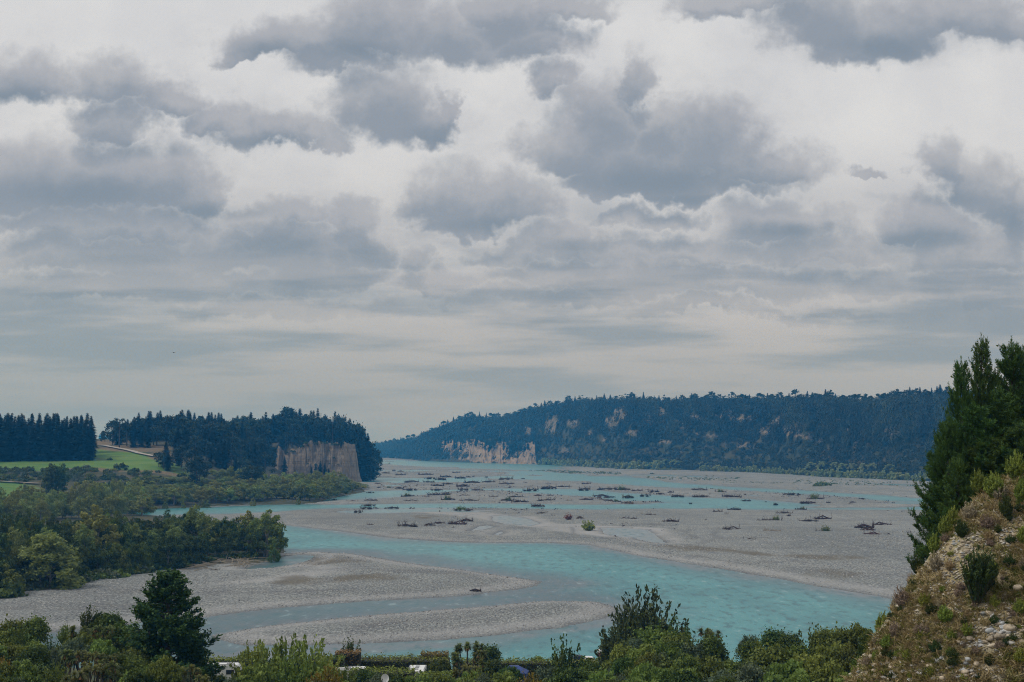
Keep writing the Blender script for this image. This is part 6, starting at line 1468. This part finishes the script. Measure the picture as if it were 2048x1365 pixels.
# shrubs on the slope
proto('broom0', spiky(700, 1, 1.1, 220, 34, .045, 1.5, .2, 3.0), M_BROOM, split=True); proto('broom1', spiky(701, 1, 1.1, 240, 34, .045, 1.5, .2, 3.0), M_BROOMD, split=True)
proto('twiggy', spiky(702, 1, 1.0, 200, 22, .035, 1.7, .1, 4.0), M_DRYTWIG, split=True); proto('darkbroom', spiky(703, 1, 1.6, 340, 46, .035, 1.2, .25, 3.4), M_BROOMD, split=True)
proto('straw', spiky(705, 1, .9, 150, 16, .05, 1.9, .1, 4.5), M_STRAW, split=True); proto('herb', spiky(704, 1, .8, 160, 18, .06, 1.8, .1, 2.4), M_BROOM, split=True)
SH = [(1952,1212,50,125,'darkbroom','big dark upright broom bush in the middle of the stony slope'),(1735,1262,30,66,'broom1','dark green broom at the lower left edge of the stony slope'),(1765,1245,28,60,'broom0','yellow green broom beside the dark one on the slope edge'),
 (1836,1130,22,44,'broom1','dark green pine like bush on the slope edge halfway up'),(1822,1160,14,34,'twiggy','bare twiggy grey bush on the slope edge'),(1868,1108,24,44,'broom0','olive broom on the slope edge under the pines'),(1890,1075,26,48,'broom0','yellow green broom under the left pine'),
 (1905,1040,24,46,'broom0','yellow green broom just right of the lower pine branches'),(1870,1145,22,46,'twiggy','grey brown twiggy shrub below the slope edge'),(1790,1190,20,44,'twiggy','thin twiggy shrub leaning over the river view'),(1805,1215,26,48,'twiggy','brown twiggy shrub on the lower slope edge'),
 (1960,990,30,56,'broom0','rounded olive broom beneath the tall pines'),(1990,965,36,60,'broom0','olive broom at the top of the slope'),(2030,960,34,62,'broom0','yellow green broom at the top right of the slope'),(2045,1010,26,60,'broom0','tall green broom at the right frame edge'),(2015,1040,22,56,'broom1','dark green broom on the upper right slope'),
 (2000,1000,30,40,'twiggy','grey brown dry bush among the upper brooms'),(1940,1040,30,40,'twiggy','dry brown bush on the upper slope'),(1975,1060,26,34,'twiggy','pale dry bush above the big dark broom'),(2045,1090,20,40,'broom0','small olive broom at the right edge below the tall one'),
 (1925,1075,22,40,'broom1','narrow dark broom above the pale stones'),(1850,1215,26,34,'herb','yellowish herb clump below the pale stones'),(1893,1250,26,40,'broom0','leggy olive broom left of the grey stones'),(1935,1270,26,30,'herb','olive herb clump above the undercut lip'),
 (1990,1215,22,30,'herb','olive clump right of the big dark broom'),(2040,1230,24,36,'broom0','olive shrub at the right edge among the stones'),(1870,1310,22,28,'broom1','dark green clump in the lower slope'),(1815,1320,22,26,'herb','low herb clump in the lower slope'),(1775,1300,26,34,'broom0','olive shrub above the two round boulders'),
 (1790,1275,24,34,'twiggy','dry reddish bush on the lower slope edge'),(1905,1325,20,26,'broom1','small dark clump left of the bare gully'),(1860,1350,20,22,'herb','small yellow flecked herb near the bottom edge'),(2040,1330,24,36,'broom0','olive bush at the bottom right corner'),(1735,1335,20,28,'twiggy','dry grass like shrub at the slope foot'),
 (1840,1270,24,28,'twiggy','dry brown shrub in the middle of the lower slope'),(1780,1225,18,30,'herb','small olive clump near the slope edge'),(1985,1140,16,26,'herb','small herb clump right of the broom tip'),(2050,1140,24,30,'twiggy','dry shrub at the right edge among pale stones'),(1725,1290,22,40,'leafA','leafy bush spilling over the foot of the slope')]
for px, py, hw, h, key, lab in SH:
    hx, hy, hz, ok = slope_hit(px, py)
    if not ok[0]: hy = np.array([70.]); hx = ray(px, py)[0] * hy; hz = slope_z(hx, hy)
    D = float(hy[0]); bh = {'darkbroom': 1.55, 'twiggy': .95, 'herb': .78, 'leafA': 1.0}.get(key, 1.08)
    place(key, 'shrub', hx[0], D, hz[0] - .05, hw * D / F / 1.0, sz=h * D / F / bh, label=lab, cat='shrub', tilt=.12)
for i in range(260):
    px = random.uniform(1690, 2060) if i < 200 else random.uniform(2060, 2600); py = random.uniform(960, 1370); hx, hy, hz, ok = slope_hit(px, py)
    if not ok[0]: continue
    r = random.uniform(.18, .48); key = random.choice(['straw', 'twiggy', 'straw', 'herb', 'broom1'])
    place(key, 'tussock', hx[0], hy[0], hz[0] - .03, r, sz=r * random.uniform(.9, 1.5), label='small dry tussock or herb scattered on the stony slope', group='tussocks scattered on the slope', cat='tussock', tilt=.2)
# young pines behind the slope edge
for i in range(3): proto('ypine%d' % i, youngpine(800 + i, 11, 3.3 + .2 * i), M_YPINE, split=True)
for px, top, D, key, w, lab, zb in [(1968,690,80,'ypine0',.50,'tallest young pine with a bare leader at the top of the slope',35.0),(1926,731,78,'ypine1',.46,'slim pine just left of the tallest young pine',34.0),(2028,692,82,'ypine2',.72,'dense bright pine at the right frame edge',36),
   (2070,705,84,'ypine1',.95,'pine mostly cut off by the right frame edge',37),(1897,846,76,'ypine2',.55,'lower rounded pine left of the slim pine',32.8),(1915,925,74,'ypine0',.56,'broad dark pine leaning out above the slope edge',32.2),(1896,1020,73,'ypine1',.34,'lowest small pine at the slope edge with drooping branches',31.3),
   (1952,815,77,'ypine2',.80,'dense middle pine filling between the slim and right pines',34.2),(2005,790,79,'ypine0',.85,'dark pine behind the yellow green brooms',35.0),(2050,850,76,'ypine1',.9,'shaded pine low at the right frame edge',36),(1935,900,76,'ypine0',.7,'dark pine low in the middle of the young pine clump',33.6),(1985,880,76,'ypine1',.8,'dark pine filling behind the top brooms',34.6)]:
    x = float(ray(px, 900)[0]) * D; H = CAM_Z + float(ray(px, top)[1]) * D - zb
    place(key, 'young_pine', x, D, zb, w, sz=H / 11, label=lab, cat='pine tree')

# ================================================================== HAZE
hz_m = bpy.data.materials.new('haze'); hz_m.use_nodes = True; t = hz_m.node_tree; t.nodes.clear()
pv = t.nodes.new('ShaderNodeVolumePrincipled'); pv.inputs['Color'].default_value = (0.05, 0.42, 1.0, 1); pv.inputs['Density'].default_value = 0.000155
pv.inputs['Absorption Color'].default_value = (1, 1, 1, 1)
out = t.nodes.new('ShaderNodeOutputMaterial'); t.links.new(pv.outputs[0], out.inputs['Volume'])
x0, x1, y0, y1, z0, z1 = -9800, 9800, -600, 11800, -8, 215
V = np.array([(x, y, z) for z in (z0, z1) for y in (y0, y1) for x in (x0, x1)], float)
hzo = link('haze', npmesh('haze', V, [np.array([(0,2,3,1),(4,5,7,6),(0,1,5,4),(1,3,7,5),(3,2,6,7),(2,0,4,6)])], [hz_m]))
tag(hzo, 'pale blue haze filling the river valley', 'haze', kind='stuff')
